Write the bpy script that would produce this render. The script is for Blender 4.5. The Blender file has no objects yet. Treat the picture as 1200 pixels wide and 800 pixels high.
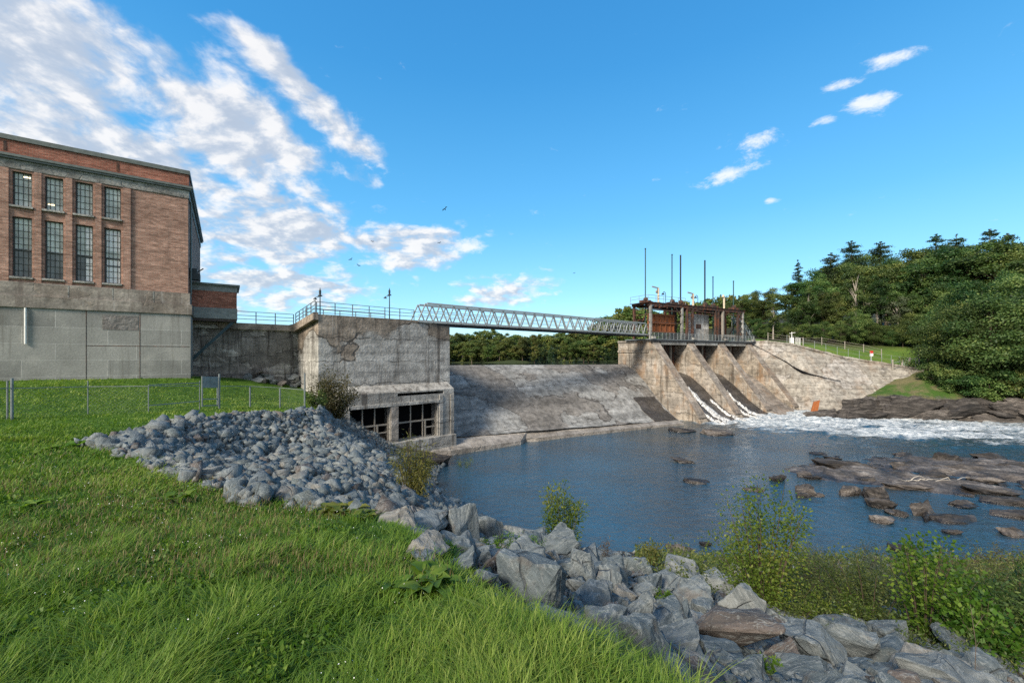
import bpy, bmesh, math, random
import numpy as np
from mathutils import Vector, Matrix

random.seed(7); RNG = np.random.default_rng(11)
scene = bpy.context.scene
COL = scene.collection
EYE = 10.0; FPX = 480.0; HOR = 416.0       # eye height above the river, focal length in px of a 1200 px wide photo

# ------------------------------------------------------------------ helpers
def at(px, py, d):
    """world point seen at photo pixel px,py at distance d in front of the camera"""
    return ((px-600)/FPX*d, d, EYE-(py-HOR)/FPX*d)

ORG = {}
def tag(o, label=None, cat=None, group=None, kind=None):
    if label: o['label'] = label
    if cat: o['category'] = cat
    if group: o['group'] = group
    if kind: o['kind'] = kind
    return o
def thing(name, loc, label, cat, group=None):
    o = bpy.data.objects.new(name, None); COL.objects.link(o)
    o.location = loc; o.empty_display_size = .3
    ORG[o.name] = Vector(loc)
    return tag(o, label, cat, group)
def link(name, me, parent=None, org=None):
    o = bpy.data.objects.new(name, me); COL.objects.link(o)
    if parent is not None:
        o.parent = parent; ORG[o.name] = ORG[parent.name]
    else:
        o.location = org or (0, 0, 0); ORG[o.name] = Vector(o.location)
    return o
def copy_tree(o, parent=None):
    c = o.copy(); COL.objects.link(c)
    if parent is not None: c.parent = parent
    for ch in list(o.children): copy_tree(ch, c)
    return c

def np_mesh(name, V, polys, mat, tint=None, smooth=False):
    """fast mesh from numpy: V (n,3), polys = list of (m,k) int arrays"""
    me = bpy.data.meshes.new(name)
    V = np.ascontiguousarray(V, dtype=np.float32)
    me.vertices.add(len(V)); me.vertices.foreach_set('co', V.ravel())
    loops = np.concatenate([p.ravel() for p in polys]).astype(np.int32)
    sizes = np.concatenate([np.full(len(p), p.shape[1], np.int32) for p in polys])
    starts = np.concatenate([[0], np.cumsum(sizes)[:-1]]).astype(np.int32)
    me.loops.add(len(loops)); me.loops.foreach_set('vertex_index', loops)
    me.polygons.add(len(sizes)); me.polygons.foreach_set('loop_start', starts)
    me.polygons.foreach_set('loop_total', sizes)
    if smooth: me.polygons.foreach_set('use_smooth', np.ones(len(sizes), bool))
    if tint is not None:
        a = me.attributes.new('tint', 'FLOAT', 'POINT')
        a.data.foreach_set('value', np.ascontiguousarray(tint, dtype=np.float32))
    me.update(calc_edges=True)
    if isinstance(mat, (list, tuple)):
        for m in mat: me.materials.append(m)
    else: me.materials.append(mat)
    return me

class MB:
    def __init__(s): s.v = []; s.f = []
    def poly(s, pts):
        b = len(s.v); s.v += [tuple(p) for p in pts]; s.f.append(tuple(range(b, b+len(pts))))
    def hexa(s, c):
        """8 corners: bottom 4 ccw, top 4 ccw"""
        b = len(s.v); s.v += [tuple(p) for p in c]
        for q in ((3,2,1,0),(4,5,6,7),(0,1,5,4),(1,2,6,5),(2,3,7,6),(3,0,4,7)):
            s.f.append(tuple(b+i for i in q))
    def box(s, F, u0, u1, v0, v1, z0, z1):
        s.hexa([F(u0,v0,z0),F(u1,v0,z0),F(u1,v1,z0),F(u0,v1,z0),F(u0,v0,z1),F(u1,v0,z1),F(u1,v1,z1),F(u0,v1,z1)])
    def bar(s, a, b, w, h=None):
        a = Vector(a); b = Vector(b); h = h or w
        d = (b-a).normalized()
        up = Vector((0,0,1)) if abs(d.z) < .95 else Vector((.6,.8,0))
        x = d.cross(up).normalized()*w/2; y = x.cross(d).normalized()*h/2
        s.hexa([a-x-y,a+x-y,b+x-y,b-x-y,a-x+y,a+x+y,b+x+y,b-x+y])
    def tube(s, pts, rads, n=8, cap=True):
        pts = [Vector(p) for p in pts]; rings = []
        for i, p in enumerate(pts):
            d = (pts[min(i+1,len(pts)-1)]-pts[max(i-1,0)]).normalized()
            up = Vector((0,0,1)) if abs(d.z) < .9 else Vector((1,0,0))
            x = d.cross(up).normalized(); y = d.cross(x).normalized()
            r = rads[i] if hasattr(rads,'__len__') else rads
            b = len(s.v)
            for k in range(n):
                a = 2*math.pi*k/n
                s.v.append(tuple(p + x*math.cos(a)*r + y*math.sin(a)*r))
            rings.append(b)
        for a, b in zip(rings, rings[1:]):
            for k in range(n):
                s.f.append((a+k, a+(k+1)%n, b+(k+1)%n, b+k))
        if cap:
            s.f.append(tuple(rings[0]+k for k in reversed(range(n)))); s.f.append(tuple(rings[-1]+k for k in range(n)))
    def lathe(s, c, prof, n=12):
        rings = []
        for r, z in prof:
            b = len(s.v); rings.append(b)
            for k in range(n):
                a = 2*math.pi*k/n; s.v.append((c[0]+r*math.cos(a), c[1]+r*math.sin(a), c[2]+z))
        for a, b in zip(rings, rings[1:]):
            for k in range(n): s.f.append((a+k, a+(k+1)%n, b+(k+1)%n, b+k))
        s.f.append(tuple(rings[0]+k for k in reversed(range(n)))); s.f.append(tuple(rings[-1]+k for k in range(n)))
    def extrude(s, outline, F, u0, u1):
        """closed (v,z) outline swept from u0 to u1"""
        n = len(outline); b = len(s.v)
        for u in (u0, u1):
            for v, z in outline: s.v.append(tuple(F(u, v, z)))
        s.f.append(tuple(b+i for i in range(n))); s.f.append(tuple(b+n+i for i in reversed(range(n))))
        for i in range(n):
            j = (i+1) % n; s.f.append((b+i, b+n+i, b+n+j, b+j))
    def build(s, name, mat, parent=None, smooth=False, bevel=0, fix=True):
        me = bpy.data.meshes.new(name)
        o = Vector((0,0,0)); 
        if parent is not None: o = ORG[parent.name]
        me.from_pydata([(x-o.x, y-o.y, z-o.z) for x, y, z in s.v], [], s.f)
        if fix:
            bm = bmesh.new(); bm.from_mesh(me); bmesh.ops.recalc_face_normals(bm, faces=bm.faces); bm.to_mesh(me); bm.free()
        if smooth:
            for p in me.polygons: p.use_smooth = True
        me.materials.append(mat); me.update()
        ob = link(name, me, parent)
        if bevel:
            m = ob.modifiers.new('bevel','BEVEL'); m.width = bevel; m.segments = 2; m.limit_method = 'ANGLE'
        return ob
    def solo(s, name, mat, org, **k):
        """build as a top-level mesh with its origin at org"""
        s.v = [(x-org[0], y-org[1], z-org[2]) for x, y, z in s.v]
        ob = s.build(name, mat, None, **k); ob.location = org; ORG[ob.name] = Vector(org)
        return ob

class Frame:
    """local frame: u along, v outwards, z up"""
    def __init__(s, o, u, v=None):
        s.o = o; l = math.hypot(*u); s.u = (u[0]/l, u[1]/l)
        s.v = v or (s.u[1], -s.u[0])
    def __call__(s, u, v, z):
        return (s.o[0]+s.u[0]*u+s.v[0]*v, s.o[1]+s.u[1]*u+s.v[1]*v, z)
    def u_at(s, px, v=0):
        k = (px-600)/FPX
        x0 = s.o[0]+s.v[0]*v; y0 = s.o[1]+s.v[1]*v
        return (k*y0-x0)/(s.u[0]-k*s.u[1])
    def z_at(s, px, py, v=0):
        return EYE-(py-HOR)/FPX*s(s.u_at(px, v), v, 0)[1]

# ------------------------------------------------------------------ node helpers
class NT:
    def __init__(s, tree):
        s.t = tree; tree.nodes.clear()
    def n(s, typ, ins=None, **props):
        nd = s.t.nodes.new('ShaderNode'+typ)
        for k, v in props.items(): setattr(nd, k, v)
        for k, v in (ins or {}).items(): s.put(nd.inputs[k], v)
        return nd
    def put(s, inp, v):
        if isinstance(v, bpy.types.NodeSocket): s.t.links.new(v, inp)
        elif isinstance(v, bpy.types.Node): s.t.links.new(v.outputs[0], inp)
        else:
            if inp.type == 'RGBA' and len(v) == 3: v = (*v, 1)
            inp.default_value = v
    def m(s, op, a, b=None, c=None, clamp=False):
        nd = s.n('Math', operation=op); nd.use_clamp = clamp
        for i, x in enumerate((a, b, c)):
            if x is not None: s.put(nd.inputs[i], x)
        return nd.outputs[0]
    def vm(s, op, a, b=None):
        nd = s.n('VectorMath', operation=op); s.put(nd.inputs[0], a)
        if b is not None: s.put(nd.inputs[3 if op == 'SCALE' else 1], b)
        return nd.outputs['Value'] if op in ('DOT_PRODUCT','LENGTH','DISTANCE') else nd.outputs[0]
    def mix(s, f, a, b, blend='MIX'):
        nd = s.n('Mix', data_type='RGBA', blend_type=blend)
        s.put(nd.inputs[0], f); s.put(nd.inputs[6], a); s.put(nd.inputs[7], b)
        return nd.outputs[2]
    def ramp(s, f, stops, interp='LINEAR'):
        nd = s.n('ValToRGB'); cr = nd.color_ramp; cr.interpolation = interp
        while len(cr.elements) < len(stops): cr.elements.new(.5)
        for e, (p, c) in zip(cr.elements, stops):
            e.position = p; e.color = (c, c, c, 1) if not hasattr(c, '__len__') else (*c, 1)
        s.put(nd.inputs[0], f); return nd.outputs[0]
    def ss(s, x, lo, hi):
        nd = s.n('MapRange', interpolation_type='SMOOTHSTEP')
        s.put(nd.inputs[0], x); s.put(nd.inputs[1], lo); s.put(nd.inputs[2], hi)
        return nd.outputs[0]
    def noise(s, vec, scale, detail=4, rough=.55, dist=0, w=None):
        nd = s.n('TexNoise', {'Scale': scale, 'Detail': detail, 'Roughness': rough, 'Distortion': dist})
        s.put(nd.inputs['Vector'], vec); return nd.outputs[0]
    def vor(s, vec, scale, feature='F1', out=0, rand=1):
        nd = s.n('TexVoronoi', {'Scale': scale, 'Randomness': rand}, feature=feature); s.put(nd.inputs['Vector'], vec)
        return nd.outputs[out]
    def scale(s, vec, xyz):
        return s.vm('MULTIPLY', vec, xyz)
    def pos(s): return s.n('NewGeometry').outputs['Position']
    def wall_uv(s, u):
        p = s.pos(); sx = s.n('SeparateXYZ', {0: p})
        a = s.vm('DOT_PRODUCT', p, (u[0], u[1], 0)); b = s.vm('DOT_PRODUCT', p, (u[1], -u[0], 0))
        return s.n('CombineXYZ', {0: a, 1: sx.outputs[2], 2: b}).outputs[0]
    def bump(s, h, strength=.5, dist=.05, normal=None):
        nd = s.n('Bump', {'Strength': strength, 'Distance': dist, 'Height': h})
        if normal is not None: s.put(nd.inputs['Normal'], normal)
        return nd.outputs[0]
    def out(s, color=None, rough=.8, normal=None, spec=.3, metal=0, shader=None, **kw):
        if shader is None:
            b = s.n('BsdfPrincipled', {'Roughness': rough, 'Metallic': metal, 'Specular IOR Level': spec})
            s.put(b.inputs['Base Color'], color)
            if normal is not None: s.put(b.inputs['Normal'], normal)
            for k, v in kw.items(): s.put(b.inputs[k], v)
            shader = b.outputs[0]
        o = s.n('OutputMaterial'); s.put(o.inputs[0], shader)
def new_mat(name):
    m = bpy.data.materials.new(name); m.use_nodes = True
    return m, NT(m.node_tree)
def plain(name, c, rough=.6, metal=0, spec=.3, var=.25, scale=3.0):
    m, t = new_mat(name); p = t.pos()
    n = t.noise(p, scale, 5, .6)
    f = t.ramp(n, [(.3, 1-var), (.7, 1+var)])
    t.out(t.mix(1, c, f, 'MULTIPLY'), rough, t.bump(n, .15, .02), spec, metal); return m
# ------------------------------------------------------------------ materials
AX = (.749, .6626); ND = (.6626, -.749)          # along the dam / downstream
GU = (.8706, .492)                               # along the gate section
BU = (.82, .572)                                 # along the powerhouse wall

def concrete(name, u, base=(.30,.285,.26), patch=(.36,.36,.35), stain=(.10,.085,.07), streak=.5, lift=2.0, pscale=.18, thr=.5, zc=None, zk=.06,
             rust=0, edge=.7, rough=.9, pale=.0, moss=0, aggregate=.5, bk=.8):
    m, t = new_mat(name); uv = t.wall_uv(u)
    warp = t.noise(uv, .6, 5, .65)
    uvd = t.vm('ADD', uv, t.vm('SCALE', t.n('TexNoise', {'Vector': uv, 'Scale': .9, 'Detail': 5.0}).outputs[1], .9))
    big = t.noise(t.scale(uvd, (pscale, pscale*1.6, pscale)), 1.0, 4, .5)
    if zc is not None: big = t.m('ADD', big, t.m('MULTIPLY', t.m('SUBTRACT', zc, t.n('SeparateXYZ', {0: uv}).outputs[1]), zk))
    pm = t.ss(big, thr-.02, thr+.02)
    ed = t.m('SUBTRACT', 1, t.ss(t.m('ABSOLUTE', t.m('SUBTRACT', big, thr-.004)), .002, .011))
    ed = t.m('MULTIPLY', ed, t.ss(t.noise(uv, .45, 4, .6), .38, .54))
    fine = t.noise(uv, 7, 8, .7); mid = t.noise(uv, 1.3, 6, .65)
    c = t.mix(pm, base, patch)
    c = t.mix(1, c, t.ramp(fine, [(.25, .6), (.75, 1.35)]), 'MULTIPLY')
    c = t.mix(1, c, t.ramp(mid, [(.28, .52), (.72, 1.42)]), 'MULTIPLY')
    blo = t.noise(uvd, .33, 6, .62)
    c = t.mix(1, c, t.ramp(blo, [(.34, .74), (.50, 1.0), (.66, 1.22)]), 'MULTIPLY')
    # vertical run-off streaks
    st = t.noise(t.scale(uv, (1.6, .10, 1.6)), 1.0, 6, .7)
    stm = t.m('MULTIPLY', t.ss(st, .50, .64), streak)
    c = t.mix(stm, c, stain)
    st2 = t.noise(t.scale(uv, (2.3, .16, 2.3)), 1.7, 5, .7)
    c = t.mix(t.m('MULTIPLY', t.ss(st2, .58, .74), .55*streak+pale), c, (.55,.54,.52))
    # horizontal pour lines
    sx = t.n('SeparateXYZ', {0: uvd})
    z = t.m('FRACT', t.m('DIVIDE', t.m('ADD', sx.outputs[1], 50.), lift))
    ln = t.m('SUBTRACT', 1, t.ss(t.m('ABSOLUTE', t.m('SUBTRACT', z, .5)), .004, .03))
    ln = t.m('MULTIPLY', ln, t.ss(t.noise(uv, .5, 3), .36, .52))
    bandn = t.noise(t.scale(uv, (.05, 1.6, .05)), 1.0, 4, .6); c = t.mix(1, c, t.ramp(bandn, [(.32,.74),(.68,1.24)]), 'MULTIPLY')
    c = t.mix(t.m('MULTIPLY', ln, .7), c, (.08,.075,.07))
    c = t.mix(t.m('MULTIPLY', ed, edge), c, (.06,.055,.05))
    if rust:
        rs = t.noise(t.scale(uv, (.5, .22, .5)), 1.0, 6, .7)
        c = t.mix(t.m('MULTIPLY', t.ss(rs, .47, .66), rust), c, (.36,.20,.09))
        rs2 = t.noise(t.scale(uv, (.9, .5, .9)), 1.3, 6, .7)
        c = t.mix(t.m('MULTIPLY', t.ss(rs2, .6, .7), rust*.8), c, (.24,.09,.04))
    if moss:
        c = t.mix(t.m('MULTIPLY', t.ss(t.noise(uv, .35, 6, .7), .5, .68), moss), c, (.05,.06,.055))
    pit = t.vor(uv, 5, 'F1')
    h = t.m('ADD', t.m('MULTIPLY', fine, .5), t.m('MULTIPLY', t.m('ADD', mid, t.m('MULTIPLY', pm, -.25)), 1.0))
    h = t.m('SUBTRACT', h, t.m('MULTIPLY', t.m('MAXIMUM', ln, ed), .5))
    h = t.m('ADD', h, t.m('MULTIPLY', pit, aggregate*.4))
    t.out(c, rough, t.bump(h, bk, .10), .2); return m

def brick(name, u, c1=(.23,.092,.06), c2=(.32,.15,.105), mortar=(.27,.22,.19), dirt=.5):
    m, t = new_mat(name); uv = t.wall_uv(u)
    b = t.n('TexBrick', {'Vector': uv, 'Color1': c1, 'Color2': c2, 'Mortar': mortar, 'Scale': 1.0, 'Mortar Size': .011,
        'Bias': 0.0, 'Brick Width': .29, 'Row Height': .092})
    b.offset = .5
    big = t.noise(uv, .35, 5, .6); blot = t.vor(t.scale(uv, (3.4, 10.9, 3.4)), 1.0, 'F1', 1)
    c = t.mix(1, b.outputs[0], t.ramp(t.n('SeparateXYZ', {0: blot}).outputs[0], [(0,.72),(1,1.3)]), 'MULTIPLY')
    row = t.noise(t.scale(uv, (.35, 5, .35)), 1.0, 4, .7)
    c = t.mix(1, c, t.ramp(row, [(.3,.75),(.7,1.28)]), 'MULTIPLY')
    c = t.mix(1, c, t.ramp(big, [(.3,.78),(.7,1.2)]), 'MULTIPLY')
    st = t.noise(t.scale(uv, (1.2,.08,1.2)), 1, 5, .7)
    c = t.mix(t.m('MULTIPLY', t.ss(st,.55,.75), dirt), c, (.09,.07,.06))
    t.out(c, .9, t.bump(t.m('SUBTRACT', t.noise(uv, 20, 3), b.outputs[1]), .5, .02), .15); return m

def panel_concrete(name, u):
    m, t = new_mat(name); uv = t.wall_uv(u)
    wob = t.vm('ADD', uv, t.vm('SCALE', t.n('TexNoise', {'Vector': uv, 'Scale': 1.5, 'Detail': 4.0}).outputs[1], .03))
    b = t.n('TexBrick', {'Vector': t.vm('ADD', wob, (1.3, .42, 0)), 'Color1': (.21,.212,.20), 'Color2': (.30,.30,.28), 'Mortar': (.42,.42,.40), 'Scale': 1.0,
        'Mortar Size': .018, 'Mortar Smooth': .4, 'Brick Width': 4.1, 'Row Height': 1.12})
    b.offset = .37; b.squash = 1
    fine = t.noise(uv, 9, 7, .7); big = t.noise(uv, .4, 5, .6)
    c = t.mix(1, b.outputs[0], t.ramp(fine, [(.3,.8),(.7,1.18)]), 'MULTIPLY')
    c = t.mix(1, c, t.ramp(big, [(.3,.75),(.7,1.2)]), 'MULTIPLY')
    st = t.noise(t.scale(uv, (2.2,.09,2.2)), 1, 6, .7)
    c = t.mix(t.m('MULTIPLY', t.ss(st,.50,.68), .55), c, (.12,.112,.095))
    c = t.mix(t.m('MULTIPLY', t.ss(t.noise(uv,.8,6,.7),.55,.7), .4), c, (.36,.35,.32))
    t.out(c, .9, t.bump(t.m('ADD', fine, t.m('MULTIPLY', b.outputs[1], .6)), .4, .03), .15); return m

def rust_steel(name, mixf=.5, dark=(.06,.045,.04), orange=(.25,.095,.042)):
    m, t = new_mat(name); p = t.pos()
    n = t.noise(t.scale(p, (1,1,.35)), 1.6, 7, .7); n2 = t.noise(p, 6, 5, .7)
    c = t.mix(t.ss(n, .5-.25*mixf, .75-.3*mixf), dark, orange)
    c = t.mix(1, c, t.ramp(n2, [(.3,.55),(.7,1.4)]), 'MULTIPLY')
    t.out(c, .8, t.bump(n2, .3, .02), .25, .2); return m

def rock_mat(name, obj_random=True, scale=1.0, gain=(1,1,1)):
    m, t = new_mat(name); p = t.pos()
    if obj_random: r = t.n('ObjectInfo').outputs['Random']
    else: r = t.n('Attribute', attribute_name='tint').outputs['Fac']
    ang = t.m('MULTIPLY', r, 37.0)
    rot = t.n('VectorRotate', {'Vector': p, 'Angle': ang, 'Axis': (.5,.6,.62)}).outputs[0]
    q = t.vm('ADD', rot, t.vm('SCALE', t.n('TexNoise', {'Vector': rot, 'Scale': 1.6*scale, 'Detail': 4.0}).outputs[1], .22/scale))
    band = t.noise(t.scale(q, (1.2*scale, 9*scale, 2.4*scale)), 1.0, 8, .72)
    fine = t.noise(rot, 26*scale, 6, .75); mid = t.noise(rot, 3*scale, 5, .6)
    r2 = t.m('FRACT', t.m('MULTIPLY', r, 13.7))
    tone = t.ramp(r2, [(0,(.165,.185,.188)),(.3,(.22,.232,.228)),(.52,(.285,.285,.27)),(.72,(.175,.192,.196)),(.82,(.165,.13,.112)),(.92,(.30,.27,.235)),(1,(.235,.245,.24))], 'CONSTANT')
    c = t.mix(t.ss(band, .38, .62), t.mix(1, tone, (.50,.54,.57), 'MULTIPLY'), tone)
    vein = t.noise(t.scale(q, (.8*scale, 4*scale, 1.2*scale)), 1.7, 4, .6)
    vm_ = t.m('SUBTRACT', 1, t.ss(t.m('ABSOLUTE', t.m('SUBTRACT', vein, .5)), .004, .022))
    c = t.mix(t.m('MULTIPLY', vm_, .5), c, (.36,.36,.345))
    c = t.mix(t.m('MULTIPLY', t.ss(fine, .55, .68), .7), c, (.33,.33,.31))
    c = t.mix(t.m('MULTIPLY', t.ss(fine, .43, .3), .6), c, (.05,.055,.06))
    c = t.mix(t.m('MULTIPLY', t.ss(mid, .56, .72), .5), c, (.16,.115,.085))
    c = t.mix(1, c, gain, 'MULTIPLY')
    crk = t.n('TexVoronoi', {'Scale': .9*scale, 'Randomness': 1.0}, feature='DISTANCE_TO_EDGE'); t.put(crk.inputs['Vector'], q)
    ck = t.m('MULTIPLY', t.m('SUBTRACT', 1, t.ss(crk.outputs[0], .0, .02)), t.ss(t.noise(q, .9*scale, 3), .46, .58))
    c = t.mix(t.m('MULTIPLY', ck, .45), c, (.05,.05,.05))
    h = t.m('ADD', t.m('MULTIPLY', band, 1.1), t.m('ADD', t.m('MULTIPLY', fine, .6), mid))
    h = t.m('SUBTRACT', h, t.m('MULTIPLY', ck, .8))
    t.out(c, .78, t.bump(h, .9, .05/scale), .35); return m

def ledge_mat(name, wet=.5):
    m, t = new_mat(name); p = t.pos()
    q = t.vm('ADD', p, t.vm('SCALE', t.n('TexNoise', {'Vector': p, 'Scale': .8, 'Detail': 4.0}).outputs[1], .8))
    band = t.noise(t.scale(q, (.5, .6, 3.5)), 1.0, 7, .7); fine = t.noise(p, 8, 6, .7)
    c = t.ramp(band, [(.34,(.014,.013,.012)),(.47,(.042,.036,.031)),(.57,(.085,.074,.065)),(.70,(.18,.165,.145))])
    ro = t.n('ObjectInfo').outputs['Random']; c = t.mix(1, c, t.ramp(ro, [(0,.65),(.5,1.0),(1,1.75)]), 'MULTIPLY')
    c = t.mix(1, c, t.ramp(fine, [(.3,.6),(.7,1.4)]), 'MULTIPLY')
    z = t.n('SeparateXYZ', {0: p}).outputs[2]
    w = t.ss(z, .40, .02)
    c = t.mix(t.m('MULTIPLY', w, .75), c, t.mix(1, c, (.28,.26,.25), 'MULTIPLY'))
    t.out(c, t.mix(w, (.8,.8,.8), (.25,.25,.25)), t.bump(t.m('ADD', band, t.m('MULTIPLY', fine, .4)), .9, .12), .4); return m

def leaf_mat(name, c0, c1, c2=None, var=.25, trans=.35, rough=.5, yellow=.0):
    """leaves: colour from the per-leaf tint, shifted per tree"""
    m, t = new_mat(name)
    f = t.n('Attribute', attribute_name='tint').outputs['Fac']
    r = t.n('ObjectInfo').outputs['Random']
    c = t.ramp(f, [(0, c0), (.6, c1), (1, c2 or c1)])
    hs = t.n('HueSaturation', {'Color': c})
    t.put(hs.inputs['Hue'], t.m('ADD', .5, t.m('MULTIPLY', t.m('SUBTRACT', r, .55), .05*var/.25)))
    t.put(hs.inputs['Value'], t.m('ADD', 1-var, t.m('MULTIPLY', t.m('FRACT', t.m('MULTIPLY', r, 7.3)), 2*var)))
    c = hs.outputs[0]
    b = t.n('BsdfPrincipled', {'Roughness': rough, 'Specular IOR Level': .25, 'Base Color': c})
    tr = t.n('BsdfTranslucent', {'Color': t.mix(1, c, (1.15,1.25,.6), 'MULTIPLY')})
    mx = t.n('MixShader', {0: trans, 1: b.outputs[0], 2: tr.outputs[0]})
    t.out(shader=mx.outputs[0]); return m

M = {}
M['pier_con'] = concrete('pier_concrete', AX, (.25,.21,.17), (.345,.335,.31), (.06,.05,.042), .7, 2.1, .13, .50, edge=.9, zc=11.4, zk=.075)
M['dark_con'] = concrete('dark_damp_concrete', AX, (.20,.19,.175), (.33,.32,.295), (.045,.04,.036), .85, 1.7, .3, .52, moss=.25, pale=.25)
M['spill_con'] = concrete('spillway_concrete', (.87,.5), (.18,.167,.15), (.25,.246,.23), (.07,.064,.055), .5, 2.2, .13, .5, edge=.9, pale=.12)
M['apron_con'] = concrete('apron_concrete', (.87,.5), (.25,.225,.195), (.29,.265,.235), (.12,.1,.09), .2, 5, .15, .5, edge=.2)
M['gate_con'] = concrete('gate_pier_concrete', ND, (.275,.24,.195), (.33,.295,.25), (.08,.065,.05), .8, 2.4, .16, .52, rust=.42, edge=.35, pale=.12)
M['gate_face_con'] = concrete('gate_slope_concrete', GU, (.225,.195,.165), (.27,.24,.205), (.09,.07,.055), .45, 2.4, .16, .52, rust=.2, edge=.4)
M['wall_con'] = concrete('abutment_concrete', (.95,-.3), (.27,.25,.215), (.33,.31,.28), (.10,.082,.066), .6, 1.1, .12, .53, edge=.5, rust=.16, pale=.2)
M['wet_con'] = concrete('wet_chute_concrete', GU, (.045,.042,.04), (.07,.062,.055), (.02,.018,.016), .5, 2, .2, .5, rough=.25)
M['house_con'] = panel_concrete('powerhouse_concrete', BU)
M['belt_con'] = concrete('belt_course_concrete', BU, (.225,.195,.165), (.26,.235,.205), (.10,.08,.07), .5, 9, .25, .5, edge=.0, bk=.25)
M['trim_con'] = concrete('pale_trim_concrete', BU, (.27,.265,.245), (.30,.30,.28), (.13,.12,.11), .3, 3, .3, .5, edge=.1)
M['brick'] = brick('tan_red_brick', BU, (.30,.155,.108), (.40,.235,.175))
M['brick_red'] = brick('dark_red_brick', BU, (.25,.082,.055), (.33,.13,.09), (.25,.17,.13))
M['cap_metal'] = plain('grey_green_cap', (.13,.15,.14), .5, .3)
M['frame_dark'] = plain('dark_window_frame', (.055,.065,.063), .5)
M['galv'] = plain('galvanised_steel', (.38,.41,.41), .45, .55, .5, .15)
M['galv_dark'] = plain('weathered_galvanised_steel', (.20,.225,.23), .55, .4, .4, .2)
M['truss'] = plain('grey_truss_steel', (.37,.385,.37), .5, .35, .4, .15)
M['deck_dark'] = plain('dark_deck_steel', (.035,.037,.04), .7)
M['lamp_dark'] = plain('dark_lamp_metal', (.035,.045,.05), .5, .3)
M['pole_green'] = plain('dark_green_steel', (.03,.075,.075), .5, .2)
M['pole_black'] = plain('black_steel', (.012,.025,.028), .5, .2)
M['cream'] = plain('cream_paint', (.55,.47,.34), .6)
M['white'] = plain('white_paint', (.75,.75,.73), .6, var=.1)
M['wood_grey'] = plain('weathered_grey_wood', (.26,.235,.20), .85, scale=6)
M['gate_grey'] = concrete('grey_gate_skin', GU, (.40,.39,.365), (.44,.43,.41), (.2,.18,.16), .45, 1.4, .5, .5, edge=.2)
M['rust'] = rust_steel('rusted_steel', .9)
M['rust_dark'] = rust_steel('dark_rusted_steel', .25, (.05,.04,.036), (.19,.075,.04))
M['rust_bright'] = rust_steel('bright_orange_rust', 1.3, (.22,.065,.025), (.34,.115,.04))
M['blue_steel'] = plain('dark_blue_painted_steel', (.03,.06,.075), .5, .2)
M['soffit'] = plain('dark_soffit', (.07,.055,.05), .9)
M['grey_band'] = plain('grey_painted_band', (.20,.22,.215), .7)
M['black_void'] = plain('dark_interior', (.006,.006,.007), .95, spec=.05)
M['rock'] = rock_mat('gneiss_boulder', True, 1.0, (.80,.85,.87))
M['rubble'] = rock_mat('gneiss_rubble', False, 1.6, (.80,.86,.88))
M['ledge'] = ledge_mat('dark_river_ledge')
M['bark'] = plain('grey_brown_bark', (.11,.085,.065), .9, scale=5, var=.4)
M['bark_pale'] = plain('pale_birch_bark', (.27,.24,.20), .85, scale=4, var=.4)
M['twig'] = plain('brown_twig', (.075,.055,.038), .9)
M['drift'] = plain('bleached_driftwood', (.42,.38,.32), .85, scale=5)
M['leaf_dec'] = leaf_mat('broadleaf_foliage', (.026,.056,.016), (.082,.135,.036), (.19,.24,.07), .34)
M['leaf_dec_far'] = leaf_mat('far_broadleaf_foliage', (.045,.08,.02), (.11,.155,.04), (.21,.21,.06), .32)
M['leaf_pine'] = leaf_mat('pine_needles', (.018,.04,.018), (.042,.08,.032), (.075,.115,.045), .25, .2)
M['leaf_pale'] = leaf_mat('pale_silver_foliage', (.06,.09,.04), (.12,.155,.08), (.2,.23,.15), .1)
M['leaf_lime'] = leaf_mat('yellow_green_leaves', (.06,.105,.014), (.12,.175,.026), (.23,.24,.05), .12, .45)
M['leaf_willow'] = leaf_mat('willow_leaves', (.075,.085,.02), (.15,.15,.035), (.22,.20,.05), .12, .4)
M['leaf_olive'] = leaf_mat('olive_shrub_leaves', (.045,.068,.02), (.10,.132,.034), (.18,.18,.055), .18, .35)
M['leaf_grey'] = leaf_mat('grey_green_shrub_leaves', (.045,.06,.04), (.085,.105,.07), (.13,.14,.09), .15, .3)
M['leaf_broad'] = leaf_mat('bright_broad_leaves', (.04,.10,.012), (.095,.19,.022), (.19,.28,.045), .1, .45)
M['leaf_brown'] = leaf_mat('brown_dry_shrub', (.07,.05,.03), (.125,.085,.05), (.16,.12,.06), .15, .2)
M['leaf_rusty'] = leaf_mat('olive_brown_leaves', (.045,.05,.018), (.09,.085,.032), (.14,.115,.045), .1, .3)
M['grass'] = leaf_mat('grass_blades', (.055,.125,.015), (.150,.245,.030), (.28,.34,.075), .0, .4, .5)
M['seed'] = leaf_mat('dry_seed_heads', (.13,.10,.045), (.20,.14,.07), (.30,.26,.12), .0, .3)

def ground_mat():
    m, t = new_mat('bank_soil_and_grass'); p = t.pos()
    g = t.n('Attribute', attribute_name='tint').outputs['Fac']
    n = t.noise(p, 1.5, 6, .65); f = t.noise(p, 14, 5, .7)
    grass = t.mix(t.ss(n,.35,.65), (.035,.085,.01), (.08,.15,.018))
    soil = t.mix(t.ss(f,.35,.65), (.045,.037,.03), (.11,.095,.08))
    c = t.mix(t.ss(t.m('ADD', g, t.m('MULTIPLY', t.m('SUBTRACT', n, .5), .5)), .4, .6), soil, grass)
    c = t.mix(1, c, t.ramp(f, [(.3,.6),(.7,1.35)]), 'MULTIPLY')
    t.out(c, .95, t.bump(t.m('ADD', n, t.m('MULTIPLY', f, .6)), .8, .08), .1); return m
M['ground'] = ground_mat()

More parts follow.
